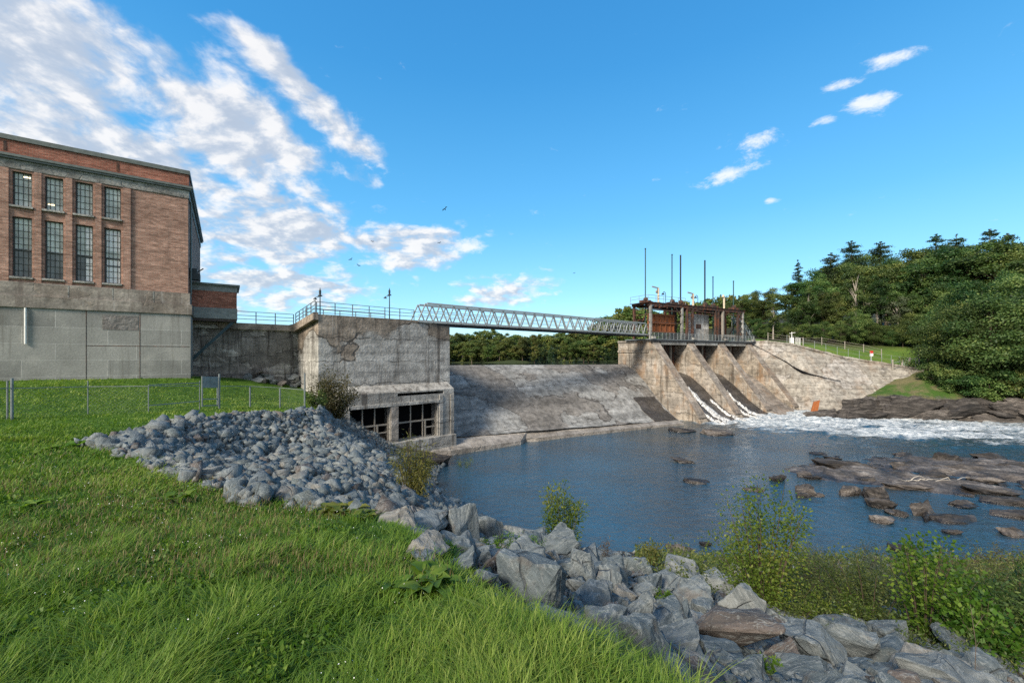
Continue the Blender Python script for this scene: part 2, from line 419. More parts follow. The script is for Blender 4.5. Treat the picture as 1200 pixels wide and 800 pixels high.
def farbank_mat():
    m, t = new_mat('far_bank_ground'); p = t.pos()
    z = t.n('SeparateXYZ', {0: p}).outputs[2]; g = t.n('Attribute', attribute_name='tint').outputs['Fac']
    q = t.vm('ADD', p, t.vm('SCALE', t.n('TexNoise', {'Vector': p, 'Scale': .6, 'Detail': 4.0}).outputs[1], 1.2))
    band = t.noise(t.scale(q, (.3,.5,2.6)), 1.0, 7, .7); f = t.noise(p, 5, 6, .7); n = t.noise(p, .35, 5, .6)
    rock = t.ramp(band, [(.34,(.022,.02,.018)),(.47,(.075,.066,.058)),(.56,(.13,.115,.10)),(.68,(.29,.265,.235))])
    grass = t.mix(t.ss(n,.4,.6), (.05,.105,.016), (.14,.125,.06))
    lawn = t.mix(t.ss(n,.3,.7), (.075,.145,.022), (.12,.175,.03))
    grass = t.mix(t.ss(z, 6.8, 8.0), grass, lawn)
    zz = t.m('ADD', z, t.m('MULTIPLY', t.m('SUBTRACT', t.noise(p, .7, 6, .7), .5), 3.0))
    c = t.mix(t.ss(zz, 2.7, 3.4), rock, grass)
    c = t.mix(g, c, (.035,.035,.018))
    c = t.mix(1, c, t.ramp(f, [(.3,.6),(.7,1.4)]), 'MULTIPLY')
    t.out(c, .9, t.bump(t.m('ADD', band, t.m('MULTIPLY', f, .6)), .9, .2), .2); return m
M['farbank'] = farbank_mat()

def water_mat():
    m, t = new_mat('river_water'); p = t.pos()
    foam = t.n('Attribute', attribute_name='tint').outputs['Fac']
    w1 = t.noise(t.scale(p, (1.0,1.35,1)), 1.35, 5, .62, .5)
    w2 = t.noise(t.scale(p, (1.0,1.3,1)), 5.5, 3, .55, .3)
    calm = t.ss(t.noise(p, .10, 3, .5), .35, .6)
    h = t.m('ADD', t.m('MULTIPLY', w1, t.m('ADD', .45, t.m('MULTIPLY', calm, .55))), t.m('MULTIPLY', w2, .22))
    nrm = t.bump(h, 1.0, .17)
    c = t.mix(t.ss(t.noise(p,.13,3),.4,.65), (.020,.056,.084), (.028,.044,.052))
    water = t.n('BsdfPrincipled', {'Base Color': c, 'Roughness': .05, 'IOR': 2.1, 'Specular IOR Level': .5, 'Normal': nrm})
    q = t.vm('ADD', p, t.vm('SCALE', t.n('TexNoise', {'Vector': p, 'Scale': .9, 'Detail': 3.0}).outputs[1], 1.0))
    fn = t.noise(t.scale(q, (.32, 1.5, 1)), 1.0, 9, .74)
    fm = t.ss(t.m('ADD', fn, t.m('SUBTRACT', t.m('MULTIPLY', foam, .56), .42)), .40, .66)
    fm = t.m('MULTIPLY', fm, t.ss(foam, .02, .15))
    fc = t.mix(t.ss(t.noise(q, 1.6, 6, .7), .38, .6), (.25,.30,.33), (.66,.68,.67))
    fsh = t.n('BsdfPrincipled', {'Base Color': fc, 'Roughness': .7, 'Specular IOR Level': .2, 'Normal': t.bump(fn, 1.0, .35)})
    mx = t.n('MixShader', {0: fm, 1: water.outputs[0], 2: fsh.outputs[0]})
    t.out(shader=mx.outputs[0]); return m
M['water'] = water_mat()
def jet_mat():
    m, t = new_mat('falling_white_water'); p = t.pos()
    n = t.noise(t.scale(p, (3,3,.7)), 2.2, 6, .7)
    c = t.ramp(n, [(.3,(.22,.22,.21)),(.5,(.62,.62,.6)),(.7,(.8,.8,.79))])
    b = t.n('BsdfPrincipled', {'Base Color': c, 'Roughness': .5, 'Normal': t.bump(n, 1, .15)}); tr = t.n('BsdfTransparent')
    al = t.ss(t.noise(t.scale(p, (2.2,2.2,.45)), 1.6, 6, .7), .36, .52)
    t.out(shader=t.n('MixShader', {0: al, 1: tr.outputs[0], 2: b.outputs[0]}).outputs[0]); return m
M['jet'] = jet_mat()
M['reservoir'] = plain('still_reservoir_water', (.012,.018,.016), .08, 0, .6)
def glass(name, c, rough=.06, spec=.8):
    m, t = new_mat(name); p = t.pos()
    n = t.noise(p, .9, 3); v = t.vor(p, 1.9, 'F1', 1)
    cc = t.mix(.0, t.mix(1, c, t.ramp(n, [(.3,.6),(.7,1.4)]), 'MULTIPLY'), t.mix(1, c, v, 'MULTIPLY'))
    t.out(cc, rough, t.bump(n, .06, .05), spec); return m
M['glass_green'] = glass('green_grey_glass', (.58,.64,.59), .35, .5)
M['glass_dark'] = glass('dark_glass', (.17,.19,.185), .25, .5)
M['reflection_white'] = plain('painted_window_reflection', (.86,.89,.88), .4, var=.08)  # flat white that stands in for a reflection in the window glass
def lampglow():
    m, t = new_mat('lit_fluorescent_lamp'); e = t.n('Emission', {'Color': (1,.82,.5,1), 'Strength': 1.3}); t.out(shader=e.outputs[0]); return m
M['glow'] = lampglow()
M['patch'] = concrete('darker_render_patch', BU, (.185,.17,.16), (.21,.2,.19), (.1,.09,.08), .2, 3, .5, .5, edge=.1)
M['sign_red'] = plain('red_sign_paint', (.5,.03,.02), .5, var=.1)
# ------------------------------------------------------------------ terrain
def vnoise(x, y, seed=0, oct=4, rough=.5):
    """cheap numpy value noise in [-1,1]"""
    x = np.asarray(x, float); y = np.asarray(y, float); tot = np.zeros(np.broadcast(x, y).shape); amp = 1; norm = 0
    for o in range(oct):
        xi = np.floor(x).astype(np.int64); yi = np.floor(y).astype(np.int64); fx = x-xi; fy = y-yi
        fx = fx*fx*(3-2*fx); fy = fy*fy*(3-2*fy)
        def hsh(a, b):
            h = (a*374761393 + b*668265263 + (seed+o)*1442695041) & 0x7fffffff
            h = (h ^ (h >> 13))*1274126177 & 0x7fffffff
            return ((h ^ (h >> 16)) & 0xffff)/32767.5-1
        v = (hsh(xi,yi)*(1-fx)+hsh(xi+1,yi)*fx)*(1-fy)+(hsh(xi,yi+1)*(1-fx)+hsh(xi+1,yi+1)*fx)*fy
        tot += v*amp; norm += amp; amp *= rough; x = x*2.03+17.1; y = y*2.03+9.7
    return tot/norm

class RBF:
    def __init__(s, pts, smooth=0):
        p = np.array(pts, float); s.xy = p[:,:2]; n = len(p)
        r = np.linalg.norm(s.xy[:,None]-s.xy[None], axis=2)
        A = np.zeros((n+3,n+3)); A[:n,:n] = r + np.eye(n)*smooth; A[:n,n] = 1; A[:n,n+1:] = s.xy; A[n,:n] = 1; A[n+1:,:n] = s.xy.T
        s.w = np.linalg.solve(A, np.concatenate([p[:,2], [0,0,0]]))
    def __call__(s, x, y):
        x = np.asarray(x, float); y = np.asarray(y, float); n = len(s.xy)
        z = s.w[n] + s.w[n+1]*x + s.w[n+2]*y
        for i in range(n): z = z + s.w[i]*np.hypot(x-s.xy[i,0], y-s.xy[i,1])
        return z

EDGE = [(60,-25),(30,-10),(8,-1.2),(4,.4),(1.6,1.45),(.66,2.15),(.36,2.55),(-.34,3.2),(-1.05,4.8),(-2.2,6.4),(-3.8,7.2),(-6.9,9.2),(-11.3,11.7),(-12.6,15),(-12.1,18.7),(-10.8,21.6),(-11.8,25),(-14,30),(-16,33.5),(-17,38),(-21,44)]
LAWN = EDGE + [(-70,60),(-90,-40),(60,-40)]
SHORE = [(-5.5,46),(-6.3,35),(-5.5,28),(-2.3,24.9),(0,23.0),(4,21.2),(10.5,20.2),(19,20.2),(27,20.0),(60,16),(150,-5)]
RIVER = SHORE + [(150,50),(98,57),(77,60.6),(66.6,63.2),(55,65),(50,67),(48,80),(24,95),(-5.5,65)]
def inside(poly, x, y):
    r = np.zeros(np.shape(x), bool)
    for (x0,y0),(x1,y1) in zip(poly, poly[1:]+poly[:1]):
        c = ((y0 > y) != (y1 > y)) & (x < (x1-x0)*(y-y0)/((y1-y0) if y1 != y0 else 1e-9)+x0); r ^= c
    return r
def pdist(line, x, y):
    d = np.full(np.shape(x), 1e9)
    for (x0,y0),(x1,y1) in zip(line, line[1:]):
        dx, dy = x1-x0, y1-y0; t = np.clip(((x-x0)*dx+(y-y0)*dy)/(dx*dx+dy*dy), 0, 1)
        d = np.minimum(d, np.hypot(x-x0-t*dx, y-y0-t*dy))
    return d
LZ = RBF([(0,0,8.42),(0,-10,8.6),(-30,-8,8.4),(5,-2,8.4),(30,-14,8.4),(-10,3,8.15),(-4,3.5,8.0),(.5,2.4,8.15),(2,1.5,8.2),(-1.1,4.8,7.75),(-2.3,6.3,7.45),(-3.8,7,7.3),(-6.9,9,7.32),
          (-11.3,11.5,7.45),(-14,11,7.75),(-21,12,7.75),(-19.5,16.2,7.42),(-16.6,21,7.22),(-11.7,18.7,7.2),(-9.6,21.3,6.75),(-12.4,24.7,6.7),(-33,26.5,8.35),(-25.3,32,8.25),(-29,29,8.3),(-23,36,7.8),(-19,33,6.4),
          (-15.5,34,5.9),(-40,30,8.4),(-45,18,8.2),(-60,40,8.5),(-20.5,41,6.9)], .02)
def near_h(x, y):
    """height of the near bank; also how far down the bank (0 lawn .. 1 river edge)"""
    x = np.asarray(x, float); y = np.asarray(y, float)
    lz = LZ(x, y); il = inside(LAWN, x, y); iw = inside(RIVER, x, y)
    de = pdist(EDGE, x, y); ds = pdist(SHORE, x, y)
    f = np.clip(de/(de+ds+1e-6), 0, 1)
    hz = np.maximum(lz, 5.5)*(1-f)**(1+.5*np.clip((y-19)/5,0,1)) + vnoise(x*.5, y*.5, 3, 3)*.28*np.minimum(1, de*.7)*np.minimum(1, ds*.3)
    hz = hz + 1.15*np.exp(-((x+5.0)**2/9+(y-15.5)**2/22))*np.minimum(1, de*.5) + .9*np.exp(-((x+6.9)**2+(y-20.3)**2)/11)*np.minimum(1, de*.5)*np.minimum(1, ds*.3)
    z = np.where(il, lz + vnoise(x*.8, y*.8, 5, 3)*.05, np.where(iw, -np.minimum(ds*.35, 1.6), hz))
    return z, np.where(il, 0., np.where(iw, 1.1, f))
def nz(x, y): return float(near_h(np.array([x]), np.array([y]))[0][0])
def hit(px, py, dmax=60):
    """where the sight line through a photo pixel meets the near bank"""
    d = np.arange(1.6, dmax, .04); x = (px-600)/FPX*d; z = EYE-(py-HOR)/FPX*d
    h, _ = near_h(x, d); k = np.argmax(h >= z)
    if not (h >= z).any(): k = np.argmax(z <= 0)
    return float(x[k]), float(d[k]), float(h[k])

def grid_mesh(name, xs, ys, fn, mat, tintfn=None, smooth=True):
    X, Y = np.meshgrid(xs, ys); Z = fn(X, Y)
    V = np.stack([X, Y, Z], -1).reshape(-1, 3); nx, ny = len(xs), len(ys)
    i = (np.arange(ny-1)[:,None]*nx + np.arange(nx-1)[None]).ravel()
    return np_mesh(name, V, [np.stack([i, i+1, i+nx+1, i+nx], 1)], mat, None if tintfn is None else tintfn(X, Y).ravel(), smooth)
def spaced(*segs):
    out = []
    for a, b, st in segs: out.append(np.arange(a, b, st))
    return np.concatenate(out+[[segs[-1][1]]])

BANKX = spaced((-95,-45,3),(-45,-14,.6),(-14,20,.25),(20,45,.6),(45,110,2.5)); BANKY = spaced((-30,-4,2),(-4,0,.6),(0,26,.25),(26,46,.5),(46,64,2))
def bank_fn(X, Y):
    z, _ = near_h(X, Y); return np.where(inside(RIVER, X, Y) & (pdist(SHORE, X, Y) > 9), -2.2, z)
ob = link('river_bank', grid_mesh('river_bank', BANKX, BANKY, bank_fn, M['ground'], lambda X, Y: np.clip(1-near_h(X, Y)[1]*6, 0, 1)))
tag(ob, 'grassy near bank falling steeply under boulders to the river', 'bank', kind='structure')

# far bank and the country beyond
FARZ = RBF([(45,60,-1.8),(60,55,-1.8),(75,50,-1.8),(100,45,-1.8),(140,38,-1.8),
  (50,66.5,-.6),(55,65,-.4),(60,64.2,-.35),(66.6,63.2,-.35),(76.9,60.6,-.35),(98,57,-.35),(130,50,-.3),
  (52,68.8,.3),(55.5,66.8,1.3),(60.3,65.6,2.2),(67,64.6,2.5),(77,62.0,2.4),(98,58.6,2.4),(130,52,2.3),
  (57,69,1.3),(60,70.8,2.3),(63,69.5,3.4),(68,68.6,4.3),(66.5,72.3,4.6),(70.5,73,5.9),(73.7,73.2,7.0),(78,68,5.0),(98,64,5),
  (52,76,-1),(54,75.5,-.8),(58,75.2,.2),(63,75.9,3.0),(68,75.4,5.4),
  (49.5,83.5,12.2),(55,82.5,11.6),(62.6,81,9.2),(69.7,78.5,8.0),(73.7,76.5,7.3),(58,88,12.5),(66,87,12.0),(74,84,9.8),(85,78,9),(100,72,9),(130,64,9),
  (45,86,12.2),(40,90,11),(50,100,13),(65,100,14),(80,95,13),(100,90,14),(130,80,14),(60,130,17),(90,130,19),(130,120,20),(60,200,25),(150,200,30),(180,80,16),(180,40,3)], .02)
def far_h(X, Y):
    X = np.asarray(X, float); Y = np.asarray(Y, float); b = FARZ(X, Y)
    z = b + vnoise(X*.45, Y*.45, 21, 4)*.32*np.where(b > 6.5, .3, 1)
    led = np.clip(1-np.abs(b-1.2)/2.2, 0, 1); zt = z + .9*vnoise(X*.8, Y*.8, 22, 5, .6)*led
    z = np.where(led > 0, zt*(1-.75*led)+(np.round(zt/.42)*.42)*.75*led, z)
    du, dv = X-23.0, Y-68.0; u = du*.8706+dv*.492; v = du*.492-dv*.8706
    return np.where((u < 28.2) & (v > -7.2), -3.0, z)
def fz(x, y): return float(far_h(np.array([x]), np.array([y]))[0])
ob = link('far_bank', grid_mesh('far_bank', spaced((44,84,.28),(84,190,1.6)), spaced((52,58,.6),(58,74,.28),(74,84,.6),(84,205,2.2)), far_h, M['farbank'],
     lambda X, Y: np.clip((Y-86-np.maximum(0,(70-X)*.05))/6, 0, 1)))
tag(ob, 'rocky far bank with a grass slope and terrace', 'bank', kind='structure')
HILL = RBF([(-400,60,4),(-60,60,5),(-20,75,4),(30,100,4),(0,104,5),(0,112,8.6),(-80,112,8.6),(40,112,8.6),(0,160,12),(-80,150,11),(80,150,14),(45,96,5),(45,125,8),(60,130,15),(100,110,17),(180,90,14),(300,60,6),(0,220,13),(90,220,26),(-150,220,14),
  (0,500,30),(300,400,45),(-500,500,30),(900,300,40),(0,1800,60),(-1500,1000,40),(1800,1000,60),(-1800,100,10),(1800,100,15)])
def hill_fn(X, Y):
    z = HILL(X, Y)
    return np.where((X > 42) & (X < 192) & (Y < 207), np.minimum(z, far_h(X, Y)-1.0), z) - np.where((Y < 95) & (X < 48), 12, 0)
ob = link('wooded_hills', grid_mesh('wooded_hills', spaced((-2000,-200,150),(-200,200,8),(200,2000,150)), spaced((64,240,6),(240,2400,120)), hill_fn,
     plain('forest_floor', (.03,.045,.015), .95), None))
tag(ob, 'wooded land rolling away behind the dam', 'hills', kind='structure')
ob = link('ground', grid_mesh('ground', spaced((-3000,-300,300),(-300,300,60),(300,3000,300)), spaced((-3000,-300,300),(-300,300,60),(300,3000,300)), lambda X, Y: X*0-4.0, plain('distant_soil', (.05,.06,.03), .95)))
tag(ob, 'low ground under the valley', 'ground', kind='structure')
ob = link('reservoir', np_mesh('reservoir', np.array([(-300,118,7.9),(-300,50,7.9),(-13.5,56.5,7.9),(19.8,76.5,7.9),(46,91,7.9),(60,100,7.9),(60,118,7.9)]), [np.array([[0,1,2,3,4,5,6]])], M['reservoir']))
tag(ob, 'still water held behind the dam', 'water', kind='structure')

# gravel bar and shallows in the river
def ell(X, Y, cx, cy, a, b, ang):
    c, s = math.cos(ang), math.sin(ang); dx, dy = X-cx, Y-cy
    return ((dx*c+dy*s)/a)**2 + ((-dx*s+dy*c)/b)**2
def bar_fn(X, Y):
    r = np.minimum(ell(X, Y, 31.5, 33.5, 8.5, 3.9, -.25), ell(X, Y, 43, 35, 12, 5.0, -.2))
    return -.55 + .90*np.clip(1.25-r, 0, 1)**.5 + vnoise(X*.9, Y*.9, 31, 5, .6)*.34 - np.clip(1.0-ell(X, Y, 38.5, 31.3, 9.5, 1.8, -.55), 0, 1)*.8
ob = link('gravel_bar', grid_mesh('gravel_bar', np.arange(18, 62, .22), np.arange(25, 45, .22), bar_fn, M['ledge']))
tag(ob, 'low brown gravel bar breaking the water among river rocks', 'gravel bar', kind='structure')

# the river itself: chop in the rapids
FOAML = [(24.5,57.5),(27,53.5),(31,48.5),(36,44.5),(44,42),(56,40),(80,36),(130,28)]
def foam_fn(X, Y):
    poly = FOAML + [(130,52),(98,58),(77,61.5),(66.6,64),(55,66.5),(52,76),(36,72),(25,64)]
    d = pdist(FOAML, X, Y); i = inside(poly, X, Y)
    base = np.where(i, np.clip(.10+d/13., 0, .95), np.clip(.10-d/8., 0, 1))
    boil = np.exp(-((X-33)**2/60+(Y-62)**2/30)) + np.exp(-((X-46)**2/90+(Y-63)**2/18))
    fade = np.clip(1.1-np.clip((X-70)/90, 0, 1)*.5, 0, 1)
    return np.clip((base + .35*boil)*fade + vnoise(X*.18, Y*.6, 41, 4)*.42*(base > .02), 0, 1)
def water_fn(X, Y):
    f = foam_fn(X, Y)
    return vnoise(X*.55, Y*.9, 51, 4, .6)*(.02+.50*f) + f*.12
ob = link('river', grid_mesh('river', spaced((-9,20,.6),(20,85,.28),(85,150,1.2)), spaced((-10,15,2),(15,40,.4),(40,78,.28),(78,92,1.5)), water_fn, M['water'], foam_fn))
tag(ob, 'dark rippled river with white rapids below the gates', 'water', kind='structure')

# ------------------------------------------------------------------ grass
def blades(P, H, W, lean, ang, tint, bend=.5):
    n = len(P); dx = np.cos(ang); dy = np.sin(ang); sx, sy = -dy, dx
    z0 = P[:,2]; V = np.zeros((n, 7, 3))
    for k, (t, w) in enumerate(((0, 1.), (.45, .8), (.8, .45), (1, 0))):
        off = lean*H*(t**(1.6+bend)); hz = H*t*(1-.25*lean*t)
        cx = P[:,0]+dx*off; cy = P[:,1]+dy*off; cz = z0+hz
        if k < 3:
            V[:,2*k] = np.stack([cx-sx*W*w/2, cy-sy*W*w/2, cz], 1); V[:,2*k+1] = np.stack([cx+sx*W*w/2, cy+sy*W*w/2, cz], 1)
        else: V[:,6] = np.stack([cx, cy, cz], 1)
    b = np.arange(n)[:,None]*7
    quads = np.concatenate([b+np.array([[0,1,3,2]]), b+np.array([[2,3,5,4]])]); tris = b+np.array([[4,5,6]])
    return V.reshape(-1,3), quads, tris, np.repeat(tint, 7)
def sample_lawn(n, dmin, dmax, power=1.0, umin=-1.45, umax=.45, spill=.0):
    """points on the lawn that the picture looks over, thinning with distance"""
    r = RNG.random(n); d = dmin*(dmax/dmin)**(r**power); u = RNG.uniform(umin, umax, n)
    x = u*d; y = d
    if spill: x = x + RNG.normal(0, spill, n); y = y + RNG.normal(0, spill, n)
    return x, y, d
def grass_block(n, dmin, dmax, hgt, wid, power=1.0):
    x, y, d = sample_lawn(n, dmin, dmax, power)
    h, f = near_h(x, y)
    e = pdist(EDGE, x, y); rag = vnoise(x*2.3, y*2.3, 61, 3)*.45
    ok = (f < .001) & (e > rag*.6-.05) | ((f < .06) & (e < .35+rag) & (x > -6))
    ok &= ~((y > 10) & (f > 0))
    ok &= (vnoise(x*4.2, y*4.2, 63, 3) > -.42+.25*np.clip(y/14,0,1)*0) | (RNG.random(n) < .25)
    x, y, d, h = x[ok], y[ok], d[ok], h[ok]; n = len(x)
    cl = vnoise(x*.9, y*.9, 71, 4); cl2 = vnoise(x*3.1, y*3.1, 72, 3); cl3 = vnoise(x*.3, y*.3, 73, 3)
    tall = np.clip(1+.55*cl+.5*cl2, .3, 2)
    H = hgt*tall*RNG.uniform(.55, 1.35, n); W = wid*d**.9*RNG.uniform(.7, 1.4, n)
    dirn = 2.4*vnoise(x*.7, y*.7, 74, 2)*math.pi + RNG.normal(0, .8, n)
    lean = np.clip(RNG.normal(.85, .42, n), .05, 1.7)
    mid = np.clip(1-np.abs(np.hypot(x+4, (y-6.2)*1.3)-1)/3.2, 0, 1)
    tint = np.clip(.42+.40*cl+.35*cl3+.3*cl2+RNG.normal(0, .22, n), 0, 1)
    return blades(np.stack([x, y, h-.015], 1), H, W, lean, RNG.uniform(0, 2*math.pi, n)*.7+dirn, tint), (x, y, h, mid)
blk = []
for a in ((95000,1.75,6,.15,.0034),(80000,5,14,.13,.0027),(90000,11,34,.11,.0023)): blk.append(grass_block(*a)[0])
off = 0; Vs, Qs, Ts, Cs = [], [], [], []
for V, q, tr, c in blk:
    Vs.append(V); Qs.append(q+off); Ts.append(tr+off); Cs.append(c); off += len(V)
ob = link('grass', np_mesh('grass', np.concatenate(Vs), [np.concatenate(Qs), np.concatenate(Ts)], M['grass'], np.concatenate(Cs)))
tag(ob, 'lush green grass covering the near bank', 'grass', kind='stuff')
# reddish seed heads among the grass
x, y, d = sample_lawn(15000, 3.4, 11, .9, -1.3, .1); h, f = near_h(x, y)
pr = np.clip(vnoise(x*.55, y*.55, 81, 3)*1.2+.62-np.abs(y-6.6)/5.5, 0, 1)
ok = (f < .001) & (RNG.random(len(x)) < pr); x, y, h, d = x[ok], y[ok], h[ok], d[ok]; n = len(x)
V1, q1, t1, c1 = blades(np.stack([x, y, h+RNG.uniform(.08,.16,n)], 1), RNG.uniform(.05,.10,n), .0011*d, np.clip(RNG.normal(.5,.25,n),0,1), RNG.uniform(0,6.28,n), RNG.random(n))
ob = link('seed_heads', np_mesh('seed_heads', V1, [q1, t1], M['seed'], c1)); tag(ob, 'reddish seed heads standing above the grass', 'grass', kind='stuff')
# clover and small broad leaves low in the grass
def leaf_quads(C, D, N, L, W):
    """diamond leaves: centre C, length direction D, normal N"""
    D = D/np.linalg.norm(D, axis=1, keepdims=True); S = np.cross(D, N); S /= np.linalg.norm(S, axis=1, keepdims=True)+1e-9
    L = np.asarray(L).reshape(-1,1); W = np.asarray(W).reshape(-1,1)
    V = np.stack([C-D*L/2, C+S*W/2-D*L*.08, C+D*L/2, C-S*W/2-D*L*.08], 1)
    return V.reshape(-1,3), np.arange(len(C)*4).reshape(-1,4)
def rdir(n, up=0.):
    v = RNG.normal(0, 1, (n,3)); v[:,2] += up; return v/np.linalg.norm(v, axis=1, keepdims=True)
x, y, d = sample_lawn(46000, 1.75, 10, 1.0, -1.4, .4); h, f = near_h(x, y)
ok = (f < .001) & (vnoise(x*1.3, y*1.3, 91, 3) > .05); x, y, h, d = x[ok], y[ok], h[ok], d[ok]; n = len(x)
V1, q1 = leaf_quads(np.stack([x, y, h+RNG.uniform(.02,.11,n)], 1), rdir(n), rdir(n, 1.6), RNG.uniform(.02,.048,n)*np.sqrt(d/2), RNG.uniform(.014,.032,n)*np.sqrt(d/2))
ob = link('clover', np_mesh('clover', V1, [q1], M['leaf_broad'], np.repeat(RNG.random(n), 4))); tag(ob, 'clover leaves low in the grass', 'clover', kind='stuff')

x, y, d = sample_lawn(2600, 1.75, 9, 1.0, -1.4, .3); h, f = near_h(x, y); ok = (f < .001) & (vnoise(x*1.1, y*1.1, 97, 3) > .12); x, y, h, d = x[ok], y[ok], h[ok], d[ok]; n = len(x)
V1, q1 = leaf_quads(np.stack([x, y, h+RNG.uniform(.08,.15,n)], 1), rdir(n), rdir(n, 1.), RNG.uniform(.005,.010,n)*np.sqrt(d/2), RNG.uniform(.005,.009,n)*np.sqrt(d/2))
ob = link('clover_flowers', np_mesh('clover_flowers', V1, [q1], M['white'])); tag(ob, 'tiny white clover flowers dotted over the grass', 'flowers', kind='stuff')

# ------------------------------------------------------------------ rocks
def hull_mesh(name, seed, n=13, box=(1,1,.75), jitter=.0, sub=2, bev=.05, rough=.035):
    r = random.Random(seed); bm = bmesh.new()
    for i in range(n+r.randint(-2,2)):
        v = Vector((r.gauss(0,1), r.gauss(0,1), r.gauss(0,1))).normalized()
        v = Vector((math.copysign(abs(c)**.72, c) for c in v))*r.uniform(.72,1.0)
        bm.verts.new((v.x*box[0]*.5, v.y*box[1]*.5, v.z*box[2]*.5))
    res = bmesh.ops.convex_hull(bm, input=bm.verts)
    bmesh.ops.delete(bm, geom=[g for g in res['geom_interior'] if isinstance(g, bmesh.types.BMVert)], context='VERTS')
    bmesh.ops.dissolve_limit(bm, angle_limit=math.radians(9), verts=bm.verts, edges=bm.edges)
    if bev: bmesh.ops.bevel(bm, geom=list(bm.edges), offset=bev, segments=1, affect='EDGES', profile=.6)
    bmesh.ops.triangulate(bm, faces=bm.faces)
    if sub:
        bmesh.ops.subdivide_edges(bm, edges=bm.edges, cuts=sub, use_grid_fill=True)
        from mathutils import noise as mn
        for v in bm.verts:
            o = Vector((seed*3.1, seed*1.7, 0)); p = v.co*3.2+o
            st = math.floor(((v.co.x*.5+v.co.z*.8+v.co.y*.3)*6+seed)+mn.noise(p*.8)*.9); v.co += v.co.normalized()*(mn.fractal(p, .8, 2.2, 5)*rough + .018*((st*7919) % 3 - 1)) + mn.noise_vector(v.co*9+o)*rough*.45
    bmesh.ops.triangulate(bm, faces=bm.faces)
    mx = [max(v.co[k] for v in bm.verts) for k in range(3)]; mi = [min(v.co[k] for v in bm.verts) for k in range(3)]
    for v in bm.verts:
        v.co = Vector(((v.co[k]-(mx[k]+mi[k])/2)/(mx[k]-mi[k]) for k in range(3)))     # unit box
    me = bpy.data.meshes.new(name); bm.to_mesh(me); bm.free(); return me
BOULD = [hull_mesh('boulder', 100+i, 11, (1,.95,.8), 0, 4, .018, .04) for i in range(14)]
for me in BOULD: me.materials.append(M['rock'])
SLABS = [hull_mesh('river_rock', 200+i, 13, (1,.8,.45), 0, 4, .012, .07) for i in range(8)]
for me in SLABS:
    me.materials.append(M['ledge'])
def rock(meshes, name, x, y, z, sx, sy, sz, rot, k=None, tilt=.2):
    ob = bpy.data.objects.new(name, meshes[k if k is not None else random.randrange(len(meshes))]); COL.objects.link(ob)
    ob.location = (x, y, z); ob.scale = (sx, sy, sz); ob.rotation_euler = (random.uniform(-tilt,tilt), random.uniform(-tilt,tilt), rot)
    ORG[ob.name] = Vector((x,y,z)); return ob

